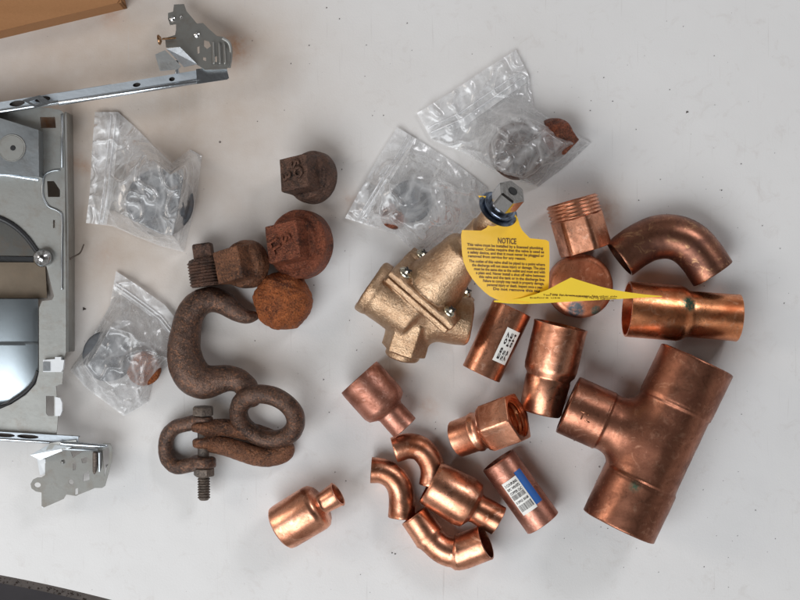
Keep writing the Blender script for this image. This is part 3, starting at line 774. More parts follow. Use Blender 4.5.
# ------------------------------------------------------------------ hook
def hook():
    pts = [(255, 316, 12, 4.8), (246, 316.5, 13, 7), (236, 312, 14, 9), (224, 303, 15, 11.5), (210, 299.5, 16, 12.5), (197, 305, 17, 13.5), (189, 317, 18, 14), (186, 332, 19, 15), (184, 348, 20, 16.5),
           (186, 363, 20, 18), (193, 376, 20, 18.5), (204, 382, 20, 17), (217, 380, 20, 14.5), (229, 378, 21, 12.5), (240, 381, 23, 11.5), (247, 388, 25, 10.5)]
    P3 = [P(a, b, c) for a, b, c, r in pts]; R = [p[3] * .97 for p in pts]
    rc = P(267, 417, 30); nrm = Vector((-.24, -.74, 1)).normalized()
    body = s_path(P3, R, 1.5); ring = s_tor(rc, nrm, 29, 9.3)
    link = s_cap(P3[-1], P(252, 398, 27), 10.5, 9)
    def f(X, Y, Z):
        d = smin(body(X, Y, Z), smin(ring(X, Y, Z), link(X, Y, Z), 4), 4)
        d = smax(d, 1.5 - Z, 5)
        return d + wob(.35, .12, 3)(X, Y, Z)
    vf = nets(f, (-255, -170, -1), (-80, 25, 64), 1.0)
    tag(mk('lifting_hook', vf, RUST_HOOK), 'rusty forged iron hook with a round eye at its lower end', 'hook')
hook()
def clevis():
    t = thing('double_shackle', P(215, 445, 0), 'rusty shackle of two linked bows on a bolt, hung through the hook eye', 'shackle')
    U = [(206, 428, 25, 8), (222, 427, 21, 8), (240, 430, 15, 8.5), (258, 434, 10, 9), (274, 441, 8.5, 9), (285, 449, 9, 9.2), (279, 455, 10, 9.2), (262, 457, 11, 9.5), (243, 452, 14, 9.5), (224, 446, 17, 9), (206, 443, 20, 8.5)]
    p3 = [P(a, b, c) for a, b, c, r in U]; f1 = s_path(p3, [u[3] for u in U], 1.5)
    e1 = s_cyl(P(203, 423, 24), P(203, 432, 24), 11.5, 3); e2 = s_cyl(P(203.5, 438, 22), P(204, 447, 22), 11, 3)
    mk('long_bow', nets(lambda X, Y, Z: smax(smin(smin(f1(X, Y, Z), e1(X, Y, Z), 4), e2(X, Y, Z), 4), 1.0 - Z, 3) + wob(.3, .18, 6)(X, Y, Z), (-235, -180, -1), (-90, -105, 44), .9), RUST_BROWN, t)
    W = [(200, 420, 23, 6.5), (188, 424, 20, 7), (176, 427, 14, 7), (168, 435, 9, 7), (165.5, 447, 7.5, 7), (168, 460, 8, 7), (177, 467, 12, 7), (188, 465, 17, 7), (200, 462, 21, 7.5)]
    p4 = [P(a, b, c) for a, b, c, r in W]; f2 = s_path(p4, [u[3] for u in W], 1.5)
    g1 = s_cyl(P(203, 416.5, 24), P(203, 422, 24), 10, 2); g2 = s_cyl(P(204, 457, 22), P(204, 468, 22), 12, 3)
    mk('short_bow', nets(lambda X, Y, Z: smin(smin(f2(X, Y, Z), g1(X, Y, Z), 4), g2(X, Y, Z), 4) + wob(.25, .2, 2)(X, Y, Z), (-252, -185, -2), (-175, -105, 44), .9), RUST_HOOK, t)
    b = mk('bolt', sweep([P(203, 414, 24), P(204, 500, 19)], [(0, 5.6), (.70, 5.6)] + teeth(.71, .985, 6.2, 1.3, 9) + [(1, 4.6)], solid=True, n=28), BOLT, t, 50)
    mk('bolt_head', sweep([P(203, 406.5, 24.5), P(203, 415.5, 24)], [(0, 9, 10), (.15, 9.5, 10.6), (1, 9.5, 10.8)], solid=True, n=48), BOLT, b, 35)
    mk('nut', sweep([P(204, 468, 22), P(204, 476, 21.5)], [(0, 9.2, 10.4), (.85, 9.2, 10.4), (1, 8.8, 9.9)], solid=True, n=48, hexrot=.4), BOLT, t, 35)
clevis()

# ------------------------------------------------------------------ copper fittings
def pipe(name, a, b, prof, mat, label, group, cat, zs=None, th=2.0, obj=True, **kw):
    za, zb = zs
    A, B = P(a[0], a[1], za), P(b[0], b[1], zb)
    o = mk(name, sweep([A, B], prof, th=th, dent=.12, seed=rnd.random() * 50, **kw), mat, sharp=42)
    return tag(o, label, cat, group)
RG, EG, CG, AG = 'copper reducers', 'copper elbows', 'straight copper couplings', 'threaded copper adapters'
# stepped reducers
pipe('copper_reducer', (627, 309), (738, 318), [(0, 27.3), (.46, 27.5), (.50, 26), (.54, 23.2), (.58, 22.6), (.62, 22.9), (.93, 23), (1, 23.4)], COPPER_G,
     'orange copper reducer with a green spot, between the large elbow and the tee', RG, 'pipe fitting', (27.5, 24))
pipe('copper_reducer', (561, 325), (540, 413), [(0, 27), (.05, 26.4), (.48, 26.2), (.54, 25.2), (.58, 22.3), (.60, 22), (.62, 22.4), (.97, 21), (1, 20)], COPPER,
     'copper reducer with its dark open mouth upward, left of the large tee', RG, 'pipe fitting', (27.5, 22))
pipe('copper_reducer', (359, 377), (405, 428), [(0, 23.4), (.08, 24), (.52, 24), (.60, 22), (.66, 15), (.69, 14), (.72, 14.2), (1, 14.3)], COPPER_P,
     'dull pinkish copper reducer lying just below the bronze valve', RG, 'pipe fitting', (24.2, 25))
pipe('copper_reducer', (430, 482), (499, 521), [(0, 22), (.05, 23), (.50, 25.5), (.60, 23.5), (.66, 15.5), (.70, 14.6), (.74, 14.8), (1, 15)], COPPER,
     'copper reducer lying over the end of the small elbow in the lower cluster', RG, 'pipe fitting', (26, 28))
pipe('copper_reducer', (280, 529), (338, 494), [(0, 20.5), (.03, 22.5), (.09, 23.2), (.60, 23.4), (.66, 22.5), (.705, 19), (.72, 12), (.74, 10.8), (.78, 10.8), (.97, 12), (1, 12.6)], COPPER_B,
     'shiny copper reducer lying alone below the shackle, small open mouth up', RG, 'pipe fitting', (23.5, 36))
# straight couplings
A1, B1 = P(512, 308, 21), P(481, 374, 20.5)
o = mk('copper_coupling', sweep([A1, B1], [(0, 20.4), (.5, 20.2), (1, 20)], dent=.12, seed=3), COPPER, sharp=42)
CP1 = tag(o, 'plain copper coupling with a small white printed sticker beside the valve', 'pipe fitting', CG)
A2, B2 = P(498, 460, 18.8), P(543, 523, 20.5)
o = mk('copper_coupling', sweep([A2, B2], [(0, 18.2), (.04, 18.6), (1, 18.6)], dent=.12, seed=13), COPPER_P, sharp=42)
CP2 = tag(o, 'plain copper coupling with a white and blue barcode sticker', 'pipe fitting', CG)
def wrap(A, B, R, s, a):       # point on the cylinder: s along (units), a = angle from straight up
    d = (B - A).normalized(); side = d.cross(Vector((0, 0, 1))).normalized(); up = side.cross(d).normalized()
    if up.z < 0: up = -up
    return A + d * s + (up * math.cos(a) + side * math.sin(a)) * R
def sticker(par, A, B, R, s0, s1, a0, a1, mat, name='sticker'):
    n, m = 8, 14; V = []
    for i in range(n + 1):
        for j in range(m + 1): V.append(wrap(A, B, R, s0 + (s1 - s0) * i / n, a0 + (a1 - a0) * j / m))
    F = [(i * (m + 1) + j, i * (m + 1) + j + 1, (i + 1) * (m + 1) + j + 1, (i + 1) * (m + 1) + j) for i in range(n) for j in range(m)]
    return mk(name, (V, F), mat, par)
def onwrap(A, B, R, V, F, sfun):
    return [wrap(A, B, R, *sfun(x, y)) for x, y in V], F
# side = d x up: for A1->B1 (going down-left in the picture) side points to the image left
st = sticker(CP1, A1, B1, 20.8, 24, 58, -.42, .40, LABELW) if False else None
def side_sign(A, B):
    d = (B - A).normalized(); return d.cross(Vector((0, 0, 1)))
s1 = side_sign(A1, B1).x; sg = -1 if s1 > 0 else 1      # sg*angle>0 -> image left
def lab1():
    a0, a1 = -sg * .12, -sg * .92
    st = sticker(CP1, A1, B1, 20.75, 19, 54, a0, a1, LABELW)
    parts = []
    rows = ['E8 07', 'S5 HE', '79 8H']
    for k, tx in enumerate(rows[:3]):
        V, F = text2d(tx, 8.6, .28)
        w = max(x for x, y in V)
        # text runs along the pipe axis, from far end towards the top
        parts.append(onwrap(A1, B1, 20.95, V, F, lambda x, y: (51.5 - x * (29 / w), a0 + (a1 - a0) * (.32 + .235 * k - (y) * .0245 + .0))))
    vs, fs = join(*parts)
    mk('printed_text', (vs, fs), INK, st)
lab1()
def lab2():
    s2 = side_sign(A2, B2).x; q = 1 if s2 > 0 else -1      # q*angle>0 -> image right
    w0, w1 = -q * .62, q * .28
    st = sticker(CP2, A2, B2, 19.2, 20, 57, w0, w1, LABELW)
    b = sticker(CP2, A2, B2, 19.15, 17, 55, w1 + q * .01, q * .72, LABELB)
    parts = []
    def ang(t): return w0 + (w1 - w0) * t
    lines = [('3 COUPLING', 2.2, 3.8), ('RPC W01072', 6.6, 3.8), ('COPPER CxC', 11, 3.8)]
    for tx, s, sz in lines:
        V, F = text2d(tx, sz, .12); w = max(x for x, y in V)
        parts.append(onwrap(A2, B2, 19.35, V, F, lambda x, y: (20 + s + 3.2 - y, ang(.10 + .8 * x / w))))
    r = random.Random(5)
    for s0_, s1_ in ((15, 20), (26.5, 33.5)):
        x = .08; V, F = [], []
        while x < .9:
            wd = r.choice((.014, .022, .034)); n = len(V)
            V += [(x, s0_), (x + wd, s0_), (x + wd, s1_), (x, s1_)]; F.append((n, n + 1, n + 2, n + 3)); x += wd + r.choice((.018, .03))
        parts.append(onwrap(A2, B2, 19.35, V, F, lambda x, y: (20 + y, ang(x))))
    V, F = text2d('0 39923 30168', 3.6, .1); w = max(x for x, y in V)
    parts.append(onwrap(A2, B2, 19.35, V, F, lambda x, y: (20 + 24.6 - y, ang(.10 + .8 * x / w))))
    vs, fs = join(*parts); mk('barcode_print', (vs, fs), INK, st)
lab2()
# cap standing on its open end
c0 = P(581, 287, 0)
tp = P(582, 286, 40)
v = sweep([Vector((tp.x, tp.y, .1)), Vector((tp.x, tp.y, 40))], [(0, 31), (.1, 31.2), (.82, 31.2), (.9, 30.6), (.96, 28.8), (.99, 25.5), (1, 23), ], solid=True, n=90)
tag(mk('copper_end_fitting', v, COPPER_C, sharp=60), 'round copper end cap standing under the yellow tag, with a grey smudge', 'pipe fitting')
# threaded adapters
t = thing('threaded_adapter', P(578, 224, 0), 'copper adapter with a male thread end and hexagonal body, above the round cap', 'pipe fitting', AG)
A, B = P(571.5, 200, 27), P(586, 251, 25)
mk('hex_body', sweep([A.lerp(B, .34), B], [(0, 23.4, 26), (.9, 23.4, 26), (1, 23, 25)], n=96, hexrot=.30), COPPER, t, 22)
mk('male_thread', sweep([A, A.lerp(B, .37)], [(0, 24.6)] + teeth(.03, .95, 26, 1.7, 5) + [(1, 23.5)], solid=False, n=72), COPPER, t, 60)
t = thing('threaded_adapter', P(492, 424, 0), 'copper adapter with a wide hexagonal female thread mouth, above the barcoded coupling', 'pipe fitting', AG)
A, B = P(457, 439, 19.5), P(518, 417, 49)
mk('socket', sweep([A, A.lerp(B, .50)], [(0, 18.4), (.55, 18.6), (.62, 19.6), (.68, 20), (.74, 18.8), (.84, 18.6), (.92, 20.5), (1, 22)]), COPPER_B, t, 42)
mk('hex_collar', sweep([A.lerp(B, .50), B], [(0, 21.5, 23.5), (.12, 23, 26), (.9, 23.2, 26.3), (1, 22.8, 25.6)], n=96, hexrot=.1, th=3.0), COPPER_B, t, 25)
mk('female_thread', sweep([A.lerp(B, .6), A.lerp(B, .97)], [(0, 21.5)] + [(s, r - 1.2) for s, r in teeth(.05, .95, 21.8, 1.4, 5)] + [(1, 21.4)], th=3.2), COPPER_O, t, 60)
# elbows
def elbow(pts, prof, mat, label, th=1.8):
    o = mk('copper_elbow', sweep([P(*p) for p in pts], prof, th=th, dent=.15, seed=rnd.random() * 40), mat, sharp=45)
    tag(o, label, 'pipe fitting', EG)
elbow([(619.5, 259, 22), (637, 246, 22), (655, 238, 22), (672, 237, 23), (688, 243, 23), (701, 256, 23), (713, 274, 23)],
      [(0, 20.6), (.28, 21), (.36, 21.8), (.66, 22.6), (.72, 22.6), (1, 22.4)], COPPER_E, 'largest copper elbow, tarnished, at the right above the orange reducer')
elbow([(371, 470, 14), (382, 471, 14), (393, 477, 14), (400, 488, 14), (402, 503, 14), (401, 518, 14)],
      [(0, 13), (.06, 12.8), (.2, 12.4), (.5, 12.6), (.7, 12.8), (.78, 13.2), (1, 13)], COPPER, 'smallest copper elbow, leftmost of the lower cluster', 1.5)
elbow([(394, 450, 14), (408, 446, 14), (421, 449, 13.5), (430, 460, 13), (433, 472, 12.5), (431, 486, 12.5)],
      [(0, 12.8), (.08, 12.9), (.25, 12.6), (1, 12.2)], COPPER_B, 'small copper elbow with its lower end hidden under the reducer', 1.5)
elbow([(414, 515, 15), (422, 526, 16), (432, 540, 18), (445, 550, 19), (458, 552, 19.5), (471, 548, 22), (486, 542, 26)],
      [(0, 15), (.27, 15.6), (.30, 16), (.33, 14.4), (.38, 14), (.60, 15.2), (.63, 17.6), (.66, 18), (.95, 17.8), (1, 18)], COPPER_B, 'copper elbow at the bottom of the cluster, open bell mouth facing right')
# the large tee
def tee():
    a, b = P(697, 360, 41), P(618.5, 526.5, 41); m = P(657, 444, 41); c = P(568, 404.5, 33)
    d = (b - a).normalized(); e = (m - c).normalized()
    R, rb = 37.6, 29.5
    run = s_cyl(a, b, R - 1.6, .6); s1 = s_cyl(a, a + d * 47, R, .8); s2 = s_cyl(b - d * 47, b, R, .8)
    br = s_cyl(c, m, rb - 1.2, .6); s3 = s_cyl(c, c + e * 36, rb, .8)
    b1 = s_tor(a + d * 49, d, R - 1.6, 1.3); b2 = s_tor(b - d * 49, d, R - 1.6, 1.3); b3 = s_tor(c + e * 38, e, rb - 1, 1.2)
    i1 = s_cyl(a - d * 3, b + d * 3, R - 4, .1); i2 = s_cyl(c - e * 3, m, rb - 4, .1)
    def f(X, Y, Z):
        o = smin(run(X, Y, Z), br(X, Y, Z), 16)
        o = smin(o, smin(s1(X, Y, Z), s2(X, Y, Z), 1), 2.0); o = smin(o, s3(X, Y, Z), 2.0)
        for g in (b1, b2, b3): o = smin(o, g(X, Y, Z), 2.0)
        return np.maximum(np.maximum(o, -i1(X, Y, Z)), -i2(X, Y, Z)) + wob(.25, .07, 2)(X, Y, Z)
    vf = nets(f, (150, -280, -1), (355, -30, 84), 1.0)
    tg = tag(mk('copper_tee', vf, COPPER_T), 'big tarnished brown copper tee, the largest fitting, at the right', 'pipe fitting')
    Vt, Ft = text2d('TL', 11, .25); w = max(x for x, y in Vt)
    mk('stamped_mark', (lambda q: solidify(q[0], q[1], (0, 0, .5)))(onwrap(c, m, rb + .1, Vt, Ft, lambda x, y: (12 + x, .25 - y / rb))), COPPER, tg)
tee()

# ------------------------------------------------------------------ the valve
def valve():
    t = thing('relief_valve', P(430, 300, 0), 'cast bronze valve with a bolted bonnet and chromed stem, wearing the yellow tag', 'valve')
    fc = P(430, 290, 40)                      # flange centre
    top = P(492, 219, 90)
    ax = (top - fc).normalized()
    sd = Vector((.70, -.69, -.02)); sd = (sd - ax * sd.dot(ax)).normalized(); nn = ax.cross(sd).normalized()
    if nn.z < 0: nn = -nn
    bc = fc - ax * 24
    inl = P(370, 285, 36); inm = P(415, 316, 36)
    body0 = s_sph(tuple(bc), 32, (1, 1, .95)); neck = s_cyl(fc - ax * 22, fc - ax * 2, 30, 5)
    p1 = s_cyl(inl, inm, 26.5, 3); p1b = s_cyl(inl + (inm - inl).normalized() * 0, inl + (inm - inl).normalized() * 10, 27.5, 2.5)
    hx = s_hex(P(413, 320, 34), P(403, 351, 27), 20, .1); tip = s_cyl(P(405, 345, 29), P(401.5, 358, 26), 17, 3)
    p3 = s_cyl(P(430, 316, 34), P(470, 322, 30), 24, 4)
    rib = s_box(bc + nn * 10 - ax * 2, (ax, sd, nn), (18, 3, 26), 2.5)
    fl1 = s_box(fc - ax * 4.6, (sd, nn, ax), (38.5, 33.5, 3.6), 1.8)
    hole = s_cyl(inl - (inm - inl).normalized() * 2, inl + (inm - inl).normalized() * 14, 21, .5)
    def f(X, Y, Z):
        o = smin(body0(X, Y, Z), neck(X, Y, Z), 8)
        o = smin(o, smin(p1(X, Y, Z), p1b(X, Y, Z), 3), 9)
        o = smin(o, smin(hx(X, Y, Z), tip(X, Y, Z), 2), 3)
        o = smin(o, p3(X, Y, Z), 8)
        o = smin(o, fl1(X, Y, Z), 2.0)
        o = np.maximum(o, -hole(X, Y, Z))
        return smax(o, .5 - Z, 2) + wob(.3, .15, 1)(X, Y, Z)
    mk('valve_body', nets(f, (-60, -80, -1), (95, 60, 90), .9), BRONZE, t)
    bon = s_cyl(fc + ax * 0, fc + ax * 62, 30, 5, 20); shl = s_sph(tuple(fc + ax * 4), 28)
    nk = s_cyl(fc + ax * 55, fc + ax * 90, 13.5, 3); fl2 = s_box(fc + ax * 3.5, (sd, nn, ax), (40, 35, 3.4), 1.6)
    boss = [s_cyl(fc + sd * (su * 28) + nn * (sv * 25) + ax * 2, fc + sd * (su * 28) + nn * (sv * 25) + ax * 9, 9, 2) for su in (-1, 1) for sv in (-1, 1)]
    web = s_box(fc + ax * 22 + nn * 12, (sd, ax, nn), (3, 22, 18), 2)
    def g(X, Y, Z):
        o = smin(bon(X, Y, Z), shl(X, Y, Z), 8); o = smin(o, nk(X, Y, Z), 7); o = smin(o, fl2(X, Y, Z), 2.5)
        for b in boss: o = smin(o, b(X, Y, Z), 3)
        return o + wob(.35, .13, 7)(X, Y, Z)
    mk('bonnet', nets(g, (-30, -60, 0), (120, 110, 125), .9), BRONZE, t)
    for su in (-1, 1):
        for sv in (-1, 1):
            c = fc + sd * (su * 28) + nn * (sv * 25) + ax * 9
            s = mk('screw', sweep([c - ax, c + ax * 5.5], [(0, 7), (.45, 7), (.75, 5.6), (1, 3)], solid=True, n=28), SCREW, t, 50)
            u = (sd + nn).normalized()
            w = ax.cross(u)
            mk('slot', join(*[solidify([c + ax * 5.2 + p * 4.2 + q * .8, c + ax * 5.2 - p * 4.2 + q * .8, c + ax * 5.2 - p * 4.2 - q * .8, c + ax * 5.2 + p * 4.2 - q * .8], [(0, 1, 2, 3)], ax * (.7 + .15 * k)) for k, (p, q) in enumerate(((u, w), (w, u)))]), BLACK, s, 30)
    e = P(499, 208, 114)
    e2 = P(508, 197, 126)
    ax2 = (e2 - e).normalized()
    mk('washer', join(sweep([e - ax2 * 3, e - ax2 * 0], [(0, 19.5), (.5, 20), (1, 19)], solid=True, n=50), sweep([e + ax2 * .2, e + ax2 * 3.5], [(0, 16), (.7, 16), (1, 14)], solid=True, n=40)), BLUEZINC, t, 40)
    mk('stem', sweep([e + ax2 * 3.2, e2 + ax2 * 9], [(0, 11), (.25, 11), (.27, 12.2, 14.5), (.93, 12.2, 14.5), (1, 11, 12.6)], solid=True, n=48, hexrot=.5), CHROME, t, 30)
    mk('stem_bore', sweep([e2 + ax2 * 9.0, e2 + ax2 * 9.4], [(0, 4.5), (1, 4.5)], solid=True, n=20), BLACK, t, 30)
    mk('spindle', sweep([fc + ax * 80, e - ax2 * 2], [(0, 11), (1, 11)], solid=True, n=30), BRONZE, t, 50)
valve()

# ------------------------------------------------------------------ yellow tag
def ytag():
    t = thing('warning_tag', P(510, 270, 58), 'yellow card tag headed NOTICE hung on the valve stem and curled to the right', 'tag')
    rows = [(197, 478, 486), (203, 483, 497), (210, 487, 513), (218, 490.5, 518), (225, 489, 520), (229, 486, 522), (231.8, 481, 524.5), (232.2, 462, 525), (237, 461.2, 530), (237.8, 461.2, 546), (239.5, 461.2, 549), (245, 461.5, 549.4), (255, 462, 549.5),
            (264, 463.5, 549.4), (272, 467, 549.2), (280, 472, 549), (287, 478, 548.5), (293, 484.5, 547), (297, 490, 543), (300, 497, 536), (302, 505, 528)]
    def z1(x, y):
        s = (y - 197) / 105.0
        return 114 - 22 * s - 4 * s * s + 1.5 * math.sin((x - 460) * .045) + (.02 * (x - 500)) + 3 * max(0, s - .85) * 6 * 0
    n = 24; V = []
    for y, l, r in rows:
        for k in range(n + 1):
            x = l + (r - l) * k / n; yy = y + (x - 505) * .05
            V.append(P(x, yy - 0, z1(x, yy)))
    F = [(i * (n + 1) + k, (i + 1) * (n + 1) + k, (i + 1) * (n + 1) + k + 1, i * (n + 1) + k + 1) for i in range(len(rows) - 1) for k in range(n)]
    fr = mk('front_panel', solidify(V, F, (0, 0, -.5)), YELLOW, t, 40)
    par = []
    def put(tx, xc, y, size, width=None, bold=0.0, align='CENTER', z=z1, sl=.05, dz=.35):
        V, F = text2d(tx, size, bold, align)
        if width:
            w = max(a for a, b in V) - min(a for a, b in V); k = width / w
            V = [(a * k, b) for a, b in V]
        out = []
        for a, b in V:
            x, y_ = xc + a, y - b + (xc + a - 505) * sl
            out.append(P(x, y_, z(x, y_) + dz))
        par.append((out, F))
    put('NOTICE', 507, 243.6, 8.0, 18.5, .2)
    body = [('This valve must be installed by a licensed plumbing', 247.6, 467, 543), ('contractor. Codes require that the valve is used as', 251.4, 467, 544), ('a safety device, and that it must never be plugged or', 255.2, 467.5, 544),
            ('removed from service for any reason.', 259.0, 468, 526), ('The outlet of this valve shall be piped to a point where', 264.0, 469, 545), ('the discharge will not cause injury or damage. The pipe', 267.8, 472, 545),
            ('must be the same size as the outlet and must end with', 271.6, 474, 545), ('a plain end. Never install a shut off valve between', 275.4, 476, 545), ('this valve and the tank or in the discharge line.', 279.2, 479, 545),
            ('Failure to comply may result in property damage,', 283.0, 483, 544), ('personal injury or death. Inspect once a year.', 286.8, 487, 543), ('Do not remove this tag', 290.6, 493, 540)]
    for tx, y, x0, x1 in body:
        put(tx, (x0 + x1) / 2, y, 3.8, x1 - x0, .11)
    mk('printed_text', join(*par), INK_B, fr)
    # curled second panel
    top = [(494, 300.5), (508, 300), (522, 298), (536, 294), (548, 289.5), (560, 283), (571, 277.5), (585, 282), (600, 286.5), (615, 290), (630, 292.5), (645, 294.5), (662, 296)]
    bot = [(494, 302), (508, 303.5), (522, 304.0), (536, 303.6), (548, 303), (560, 302.2), (571, 301.6), (585, 300.8), (600, 300), (615, 299.2), (630, 298.4), (645, 297.6), (662, 296.8)]
    def z2(x, y): return 86 + max(0, x - 494) * .05 + (303 - y) * .9
    V = []; m = 8
    for (x0, y0), (x1, y1) in zip(top, bot):
        for k in range(m + 1):
            x, y = x0 + (x1 - x0) * k / m, y0 + (y1 - y0) * k / m
            V.append(P(x, y, z2(x, y)))
    F = [(i * (m + 1) + k, i * (m + 1) + k + 1, (i + 1) * (m + 1) + k + 1, (i + 1) * (m + 1) + k) for i in range(len(top) - 1) for k in range(m)]
    bk = mk('curled_panel', solidify(V, F, (0, 0, -.5)), YELLOW2, t, 40)
    par.clear()
    put('ATTACH THIS TAG TO THE VALVE', 592, 288.5, 2.2, 44, .02, z=z2, sl=.12, dz=.4)
    put('Keep for future reference and inspection', 583, 291.5, 2.2, 66, .02, z=z2, sl=.07, dz=.4)
    put('Test the valve once a year. See other side', 580, 295, 2.2, 74, .02, z=z2, sl=.02, dz=.4)
    put('before use', 545, 298.5, 2.2, 30, .02, z=z2, sl=0, dz=.4)
    mk('printed_text', join(*par), INK_B, bk)
ytag()

# ------------------------------------------------------------------ zip bags and what they hold
def bag(e_zip, e_far, e_a, e_b, bumps, label, seed, zipw=.14, amp=3.2, film=None):
    film = film or FILM
    """four edges: e_zip (c0->c1), e_far (c3->c2), e_a (c0->c3), e_b (c1->c2)"""
    def ev(e, t):
        L = [0]
        for a, b in zip(e, e[1:]): L.append(L[-1] + math.hypot(b[0] - a[0], b[1] - a[1]))
        s = t * L[-1]
        for i in range(len(e) - 1):
            if s <= L[i + 1] or i == len(e) - 2:
                q = (s - L[i]) / max(L[i + 1] - L[i], 1e-6)
                return Vector((e[i][0] + (e[i + 1][0] - e[i][0]) * q, e[i][1] + (e[i + 1][1] - e[i][1]) * q))
    c0, c1, c3, c2 = Vector(e_zip[0]), Vector(e_zip[-1]), Vector(e_far[0]), Vector(e_far[-1])
    def xy(u, v):
        a = ev(e_zip, u) * (1 - v) + ev(e_far, u) * v
        b = ev(e_a, v) * (1 - u) + ev(e_b, v) * u
        c = (c0 * (1 - u) + c1 * u) * (1 - v) + (c3 * (1 - u) + c2 * u) * v
        return a + b - c
    def hz(p, u, v, k=1.0):
        h = 0
        for bx, by, br, bh in bumps:
            d = math.hypot(p.x - bx, p.y - by)
            q = max(0, 1 - max(0, d - br) / 34.0); h = max(h, bh * (q * q * (3 - 2 * q)) * (1 if d > br else 1.0))
        edge = min(u, 1 - u, (1 - v)) * 7; edge = min(1, max(0, edge))
        w = Vector((p.x * .028, p.y * .028, seed)); r1 = noise.noise(w + Vector((noise.noise(w * 2), noise.noise(w * 2 + Vector((5, 5, 5))), 0)) * .8)
        ridge = (1 - abs(r1) * 3.2); ridge = max(0, ridge) ** 2
        w2 = Vector((p.x * .075, p.y * .075, seed + 9)); r2 = max(0, 1 - abs(noise.noise(w2)) * 3) ** 2
        cr = amp * (1.5 * ridge + .12 * r2 + .6)
        return h, cr, edge
    def sheet(v0, v1, nu, nv, lift, top=True):
        V, F = [], []
        for i in range(nu + 1):
            for j in range(nv + 1):
                u, v = i / nu, v0 + (v1 - v0) * j / nv
                p = xy(u, v); h, cr, ed = hz(p, u, v)
                if top: z = 1.6 + (h + 2.0) * (ed if h > 4 else ed) + cr * (.35 + .65 * ed) + lift
                else: z = .6 + cr * .18
                V.append(P(p.x, p.y, z))
        for i in range(nu):
            for j in range(nv):
                a = i * (nv + 1) + j; F.append((a, a + 1, a + nv + 2, a + nv + 1))
        return V, F
    base = xy(.5, .5)
    t = thing('zip_bag', P(base.x, base.y, 0), label, 'plastic bag', 'small clear zip bags of fittings')
    mk('bag_film', sheet(zipw * .75, 1, 110, 110, 0), film, t)
    mk('bag_film', sheet(zipw * .75, 1, 60, 60, 0, False), FILM, t)
    zs = mk('zip_strip', sheet(0, zipw, 90, 22, 1.0), ZIP, t)
    # the two moulded ribs of the zip
    for vv in (zipw * .62, zipw * .8):
        pts = []
        for i in range(25):
            u = .02 + .96 * i / 24; p = xy(u, vv); h, cr, ed = hz(p, u, vv)
            pts.append(P(p.x, p.y, 1.6 + (h + 2) * ed + cr * (.35 + .65 * ed) + 1.9))
        mk('zip_rib', sweep(pts, [(0, .8), (1, .8)], solid=True, n=8), ZIP, zs, 60)
    return t
IN = 'fittings sealed in zip bags'
plug('bagged_plug', 158, 204, 14, 330, 12, 33, 18, 42, 18, GREYFIT, 'dull grey square-head fitting inside the zip bag nearest the top hanger bar', IN, seed=3)
bag([(95, 112), (92, 150), (90, 190), (86, 223)], [(202, 156), (199, 182), (193, 215), (184, 252)], [(95, 112), (118, 112), (135, 127), (155, 147), (172, 163), (190, 149), (202, 156)], [(86, 223), (112, 226), (135, 236), (160, 246), (184, 252)],
    [(159, 203, 37, 42)], 'zip bag holding a grey square-head fitting, below the upper hanger bar', 1.3, .2)
plug('bagged_fitting', 109, 356, 10, 180, 0, 25, 20, 0, 0, GREYFIT, 'dark grey round cap inside the zip bag next to the lower left plate', IN, seed=4, dome=60)
plug('bagged_nut', 143, 368, 8, 20, 20, 17, 14, 0, 0, RUST_ORANGE, 'small orange rusty nut inside the zip bag beside the round grey cap', IN, seed=8)
bag([(116, 271), (140, 287), (165, 305), (186, 332)], [(70, 370), (86, 388), (105, 402), (124, 416)], [(116, 271), (110, 305), (92, 338), (70, 370)], [(186, 332), (176, 355), (152, 385), (148, 402), (124, 416)],
    [(107, 355, 29, 27), (142, 368, 18, 21)], 'zip bag holding a round grey cap and orange rust, left of the hook', 4.1, .16)
plug('bagged_plug', 412, 200, 12, 120, 30, 21, 12, 24, 10, GREYFIT, 'small grey plug inside the nearly empty bag above the bronze valve', IN, seed=6)
plug('bagged_nut', 397, 216, 25, 200, 10, 14, 11, 0, 0, RUST_RED, 'small red rusty ring inside the bag above the bronze valve', IN, seed=7)
bag([(397, 127), (378, 158), (360, 190), (345, 218)], [(488, 188), (482, 210), (455, 235), (424, 257)], [(397, 127), (430, 147), (460, 166), (488, 188)], [(345, 218), (370, 226), (396, 234), (408, 246), (424, 257)],
    [(412, 202, 22, 23)], 'zip bag lying flat with a small rusty piece, partly behind the valve', 7.7, .2)
plug('bagged_plug', 520, 152, 18, 200, 20, 28, 16, 30, 14, RUST_DARK, 'dark iron plug inside the topmost zip bag', IN, seed=11)
plug('bagged_plug', 551, 136, 30, 20, 40, 19, 15, 24, 14, RUST_RED, 'reddish rusty plug at the right end inside the topmost zip bag', IN, seed=12)
bag([(417, 113), (450, 93), (484, 70), (516, 50)], [(505, 176), (538, 187), (566, 166), (591, 143)], [(417, 113), (432, 140), (465, 153), (490, 168), (505, 176)], [(516, 50), (529, 76), (534, 108), (552, 120), (591, 143)],
    [(520, 150, 24, 38), (549, 140, 19, 37)], 'zip bag with a bright white zip strip holding dark rusty plugs, topmost', 10.2, .26, 3.0, FILM_W)

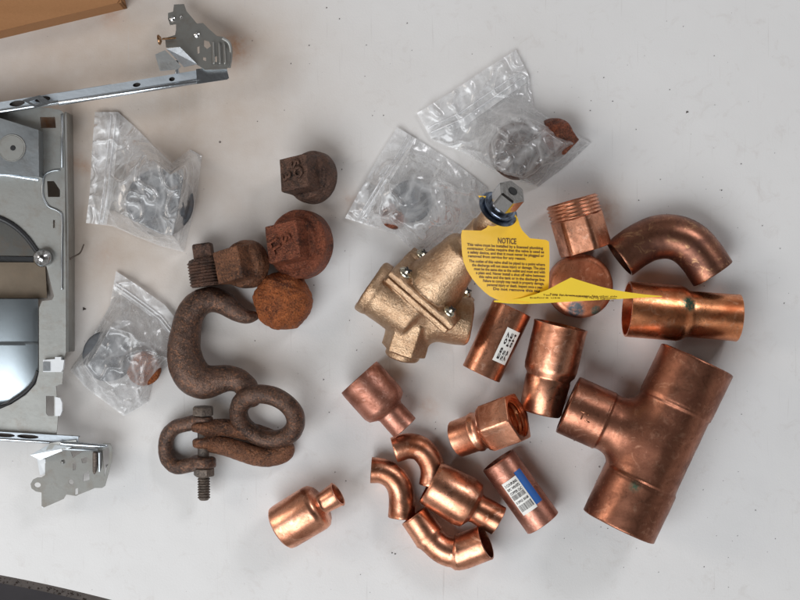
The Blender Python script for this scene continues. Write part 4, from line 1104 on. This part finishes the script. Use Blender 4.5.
# ------------------------------------------------------------------ light
def area(name, loc, target, sx, sy, watt, col):
    l = bpy.data.lights.new(name, 'AREA'); l.shape = 'RECTANGLE'; l.size = sx * S; l.size_y = sy * S; l.energy = watt; l.color = col
    o = bpy.data.objects.new(name, l); COL.objects.link(o)
    o.location = Vector(loc) * S
    o.rotation_euler = (Vector(target) - Vector(loc)).to_track_quat('-Z', 'Y').to_euler()
    return o
area('window_light', (-1100, -1600, 2300), (0, 0, 0), 2700, 2000, 36, (.93, .97, 1.0))
area('warm_bounce_fill', (-2300, 500, 1300), (0, 0, 0), 700, 1000, 5.0, (1.0, .90, .80))  # added warm fill in place of bounce off the cardboard box
area('far_light', (1500, 1500, 1700), (0, 0, 0), 700, 500, 6.5, (.97, .97, 1.0))
w = bpy.data.worlds.new('World'); sc.world = w; w.use_nodes = True
nt = w.node_tree; nt.nodes.clear()
out = nt.nodes.new('ShaderNodeOutputWorld'); bg = nt.nodes.new('ShaderNodeBackground')
tc = nt.nodes.new('ShaderNodeTexCoord'); sep = nt.nodes.new('ShaderNodeSeparateXYZ'); nt.links.new(tc.outputs['Generated'], sep.inputs[0])
ns = nt.nodes.new('ShaderNodeTexNoise'); ns.inputs['Scale'].default_value = 2.2; nt.links.new(tc.outputs['Generated'], ns.inputs['Vector'])
rp = nt.nodes.new('ShaderNodeValToRGB'); nt.links.new(ns.outputs['Fac'], rp.inputs[0])
rp.color_ramp.elements[0].position = .38; rp.color_ramp.elements[0].color = (.10, .088, .078, 1)
rp.color_ramp.elements[1].position = .66; rp.color_ramp.elements[1].color = (.55, .54, .53, 1)
zr = nt.nodes.new('ShaderNodeValToRGB'); nt.links.new(sep.outputs[2], zr.inputs[0])
zr.color_ramp.elements[0].position = .25; zr.color_ramp.elements[0].color = (1, 1, 1, 1)
zr.color_ramp.elements[1].position = .85; zr.color_ramp.elements[1].color = (.13, .12, .115, 1)
mx = nt.nodes.new('ShaderNodeMix'); mx.data_type = 'RGBA'; mx.blend_type = 'MULTIPLY'; mx.inputs[0].default_value = 1
nt.links.new(rp.outputs[0], mx.inputs[6]); nt.links.new(zr.outputs[0], mx.inputs[7])
nt.links.new(mx.outputs[2], bg.inputs[0]); bg.inputs[1].default_value = 1.0
nt.links.new(bg.outputs[0], out.inputs[0])

# ------------------------------------------------------------------ camera
cam = bpy.data.cameras.new('Camera'); co = bpy.data.objects.new('Camera', cam); COL.objects.link(co)
co.location = (0, 0, H * S); cam.sensor_width = 36; cam.lens = 18 * H / 400
cam.clip_start = .005; cam.clip_end = 20
sc.camera = co
sc.view_settings.view_transform = 'Standard'; sc.view_settings.look = 'None'; sc.view_settings.gamma = 1; sc.view_settings.exposure = 0
sc.cycles.max_bounces = 10; sc.cycles.transparent_max_bounces = 16; sc.cycles.use_denoising = True
sc.cycles.caustics_reflective = True; sc.cycles.blur_glossy = .3
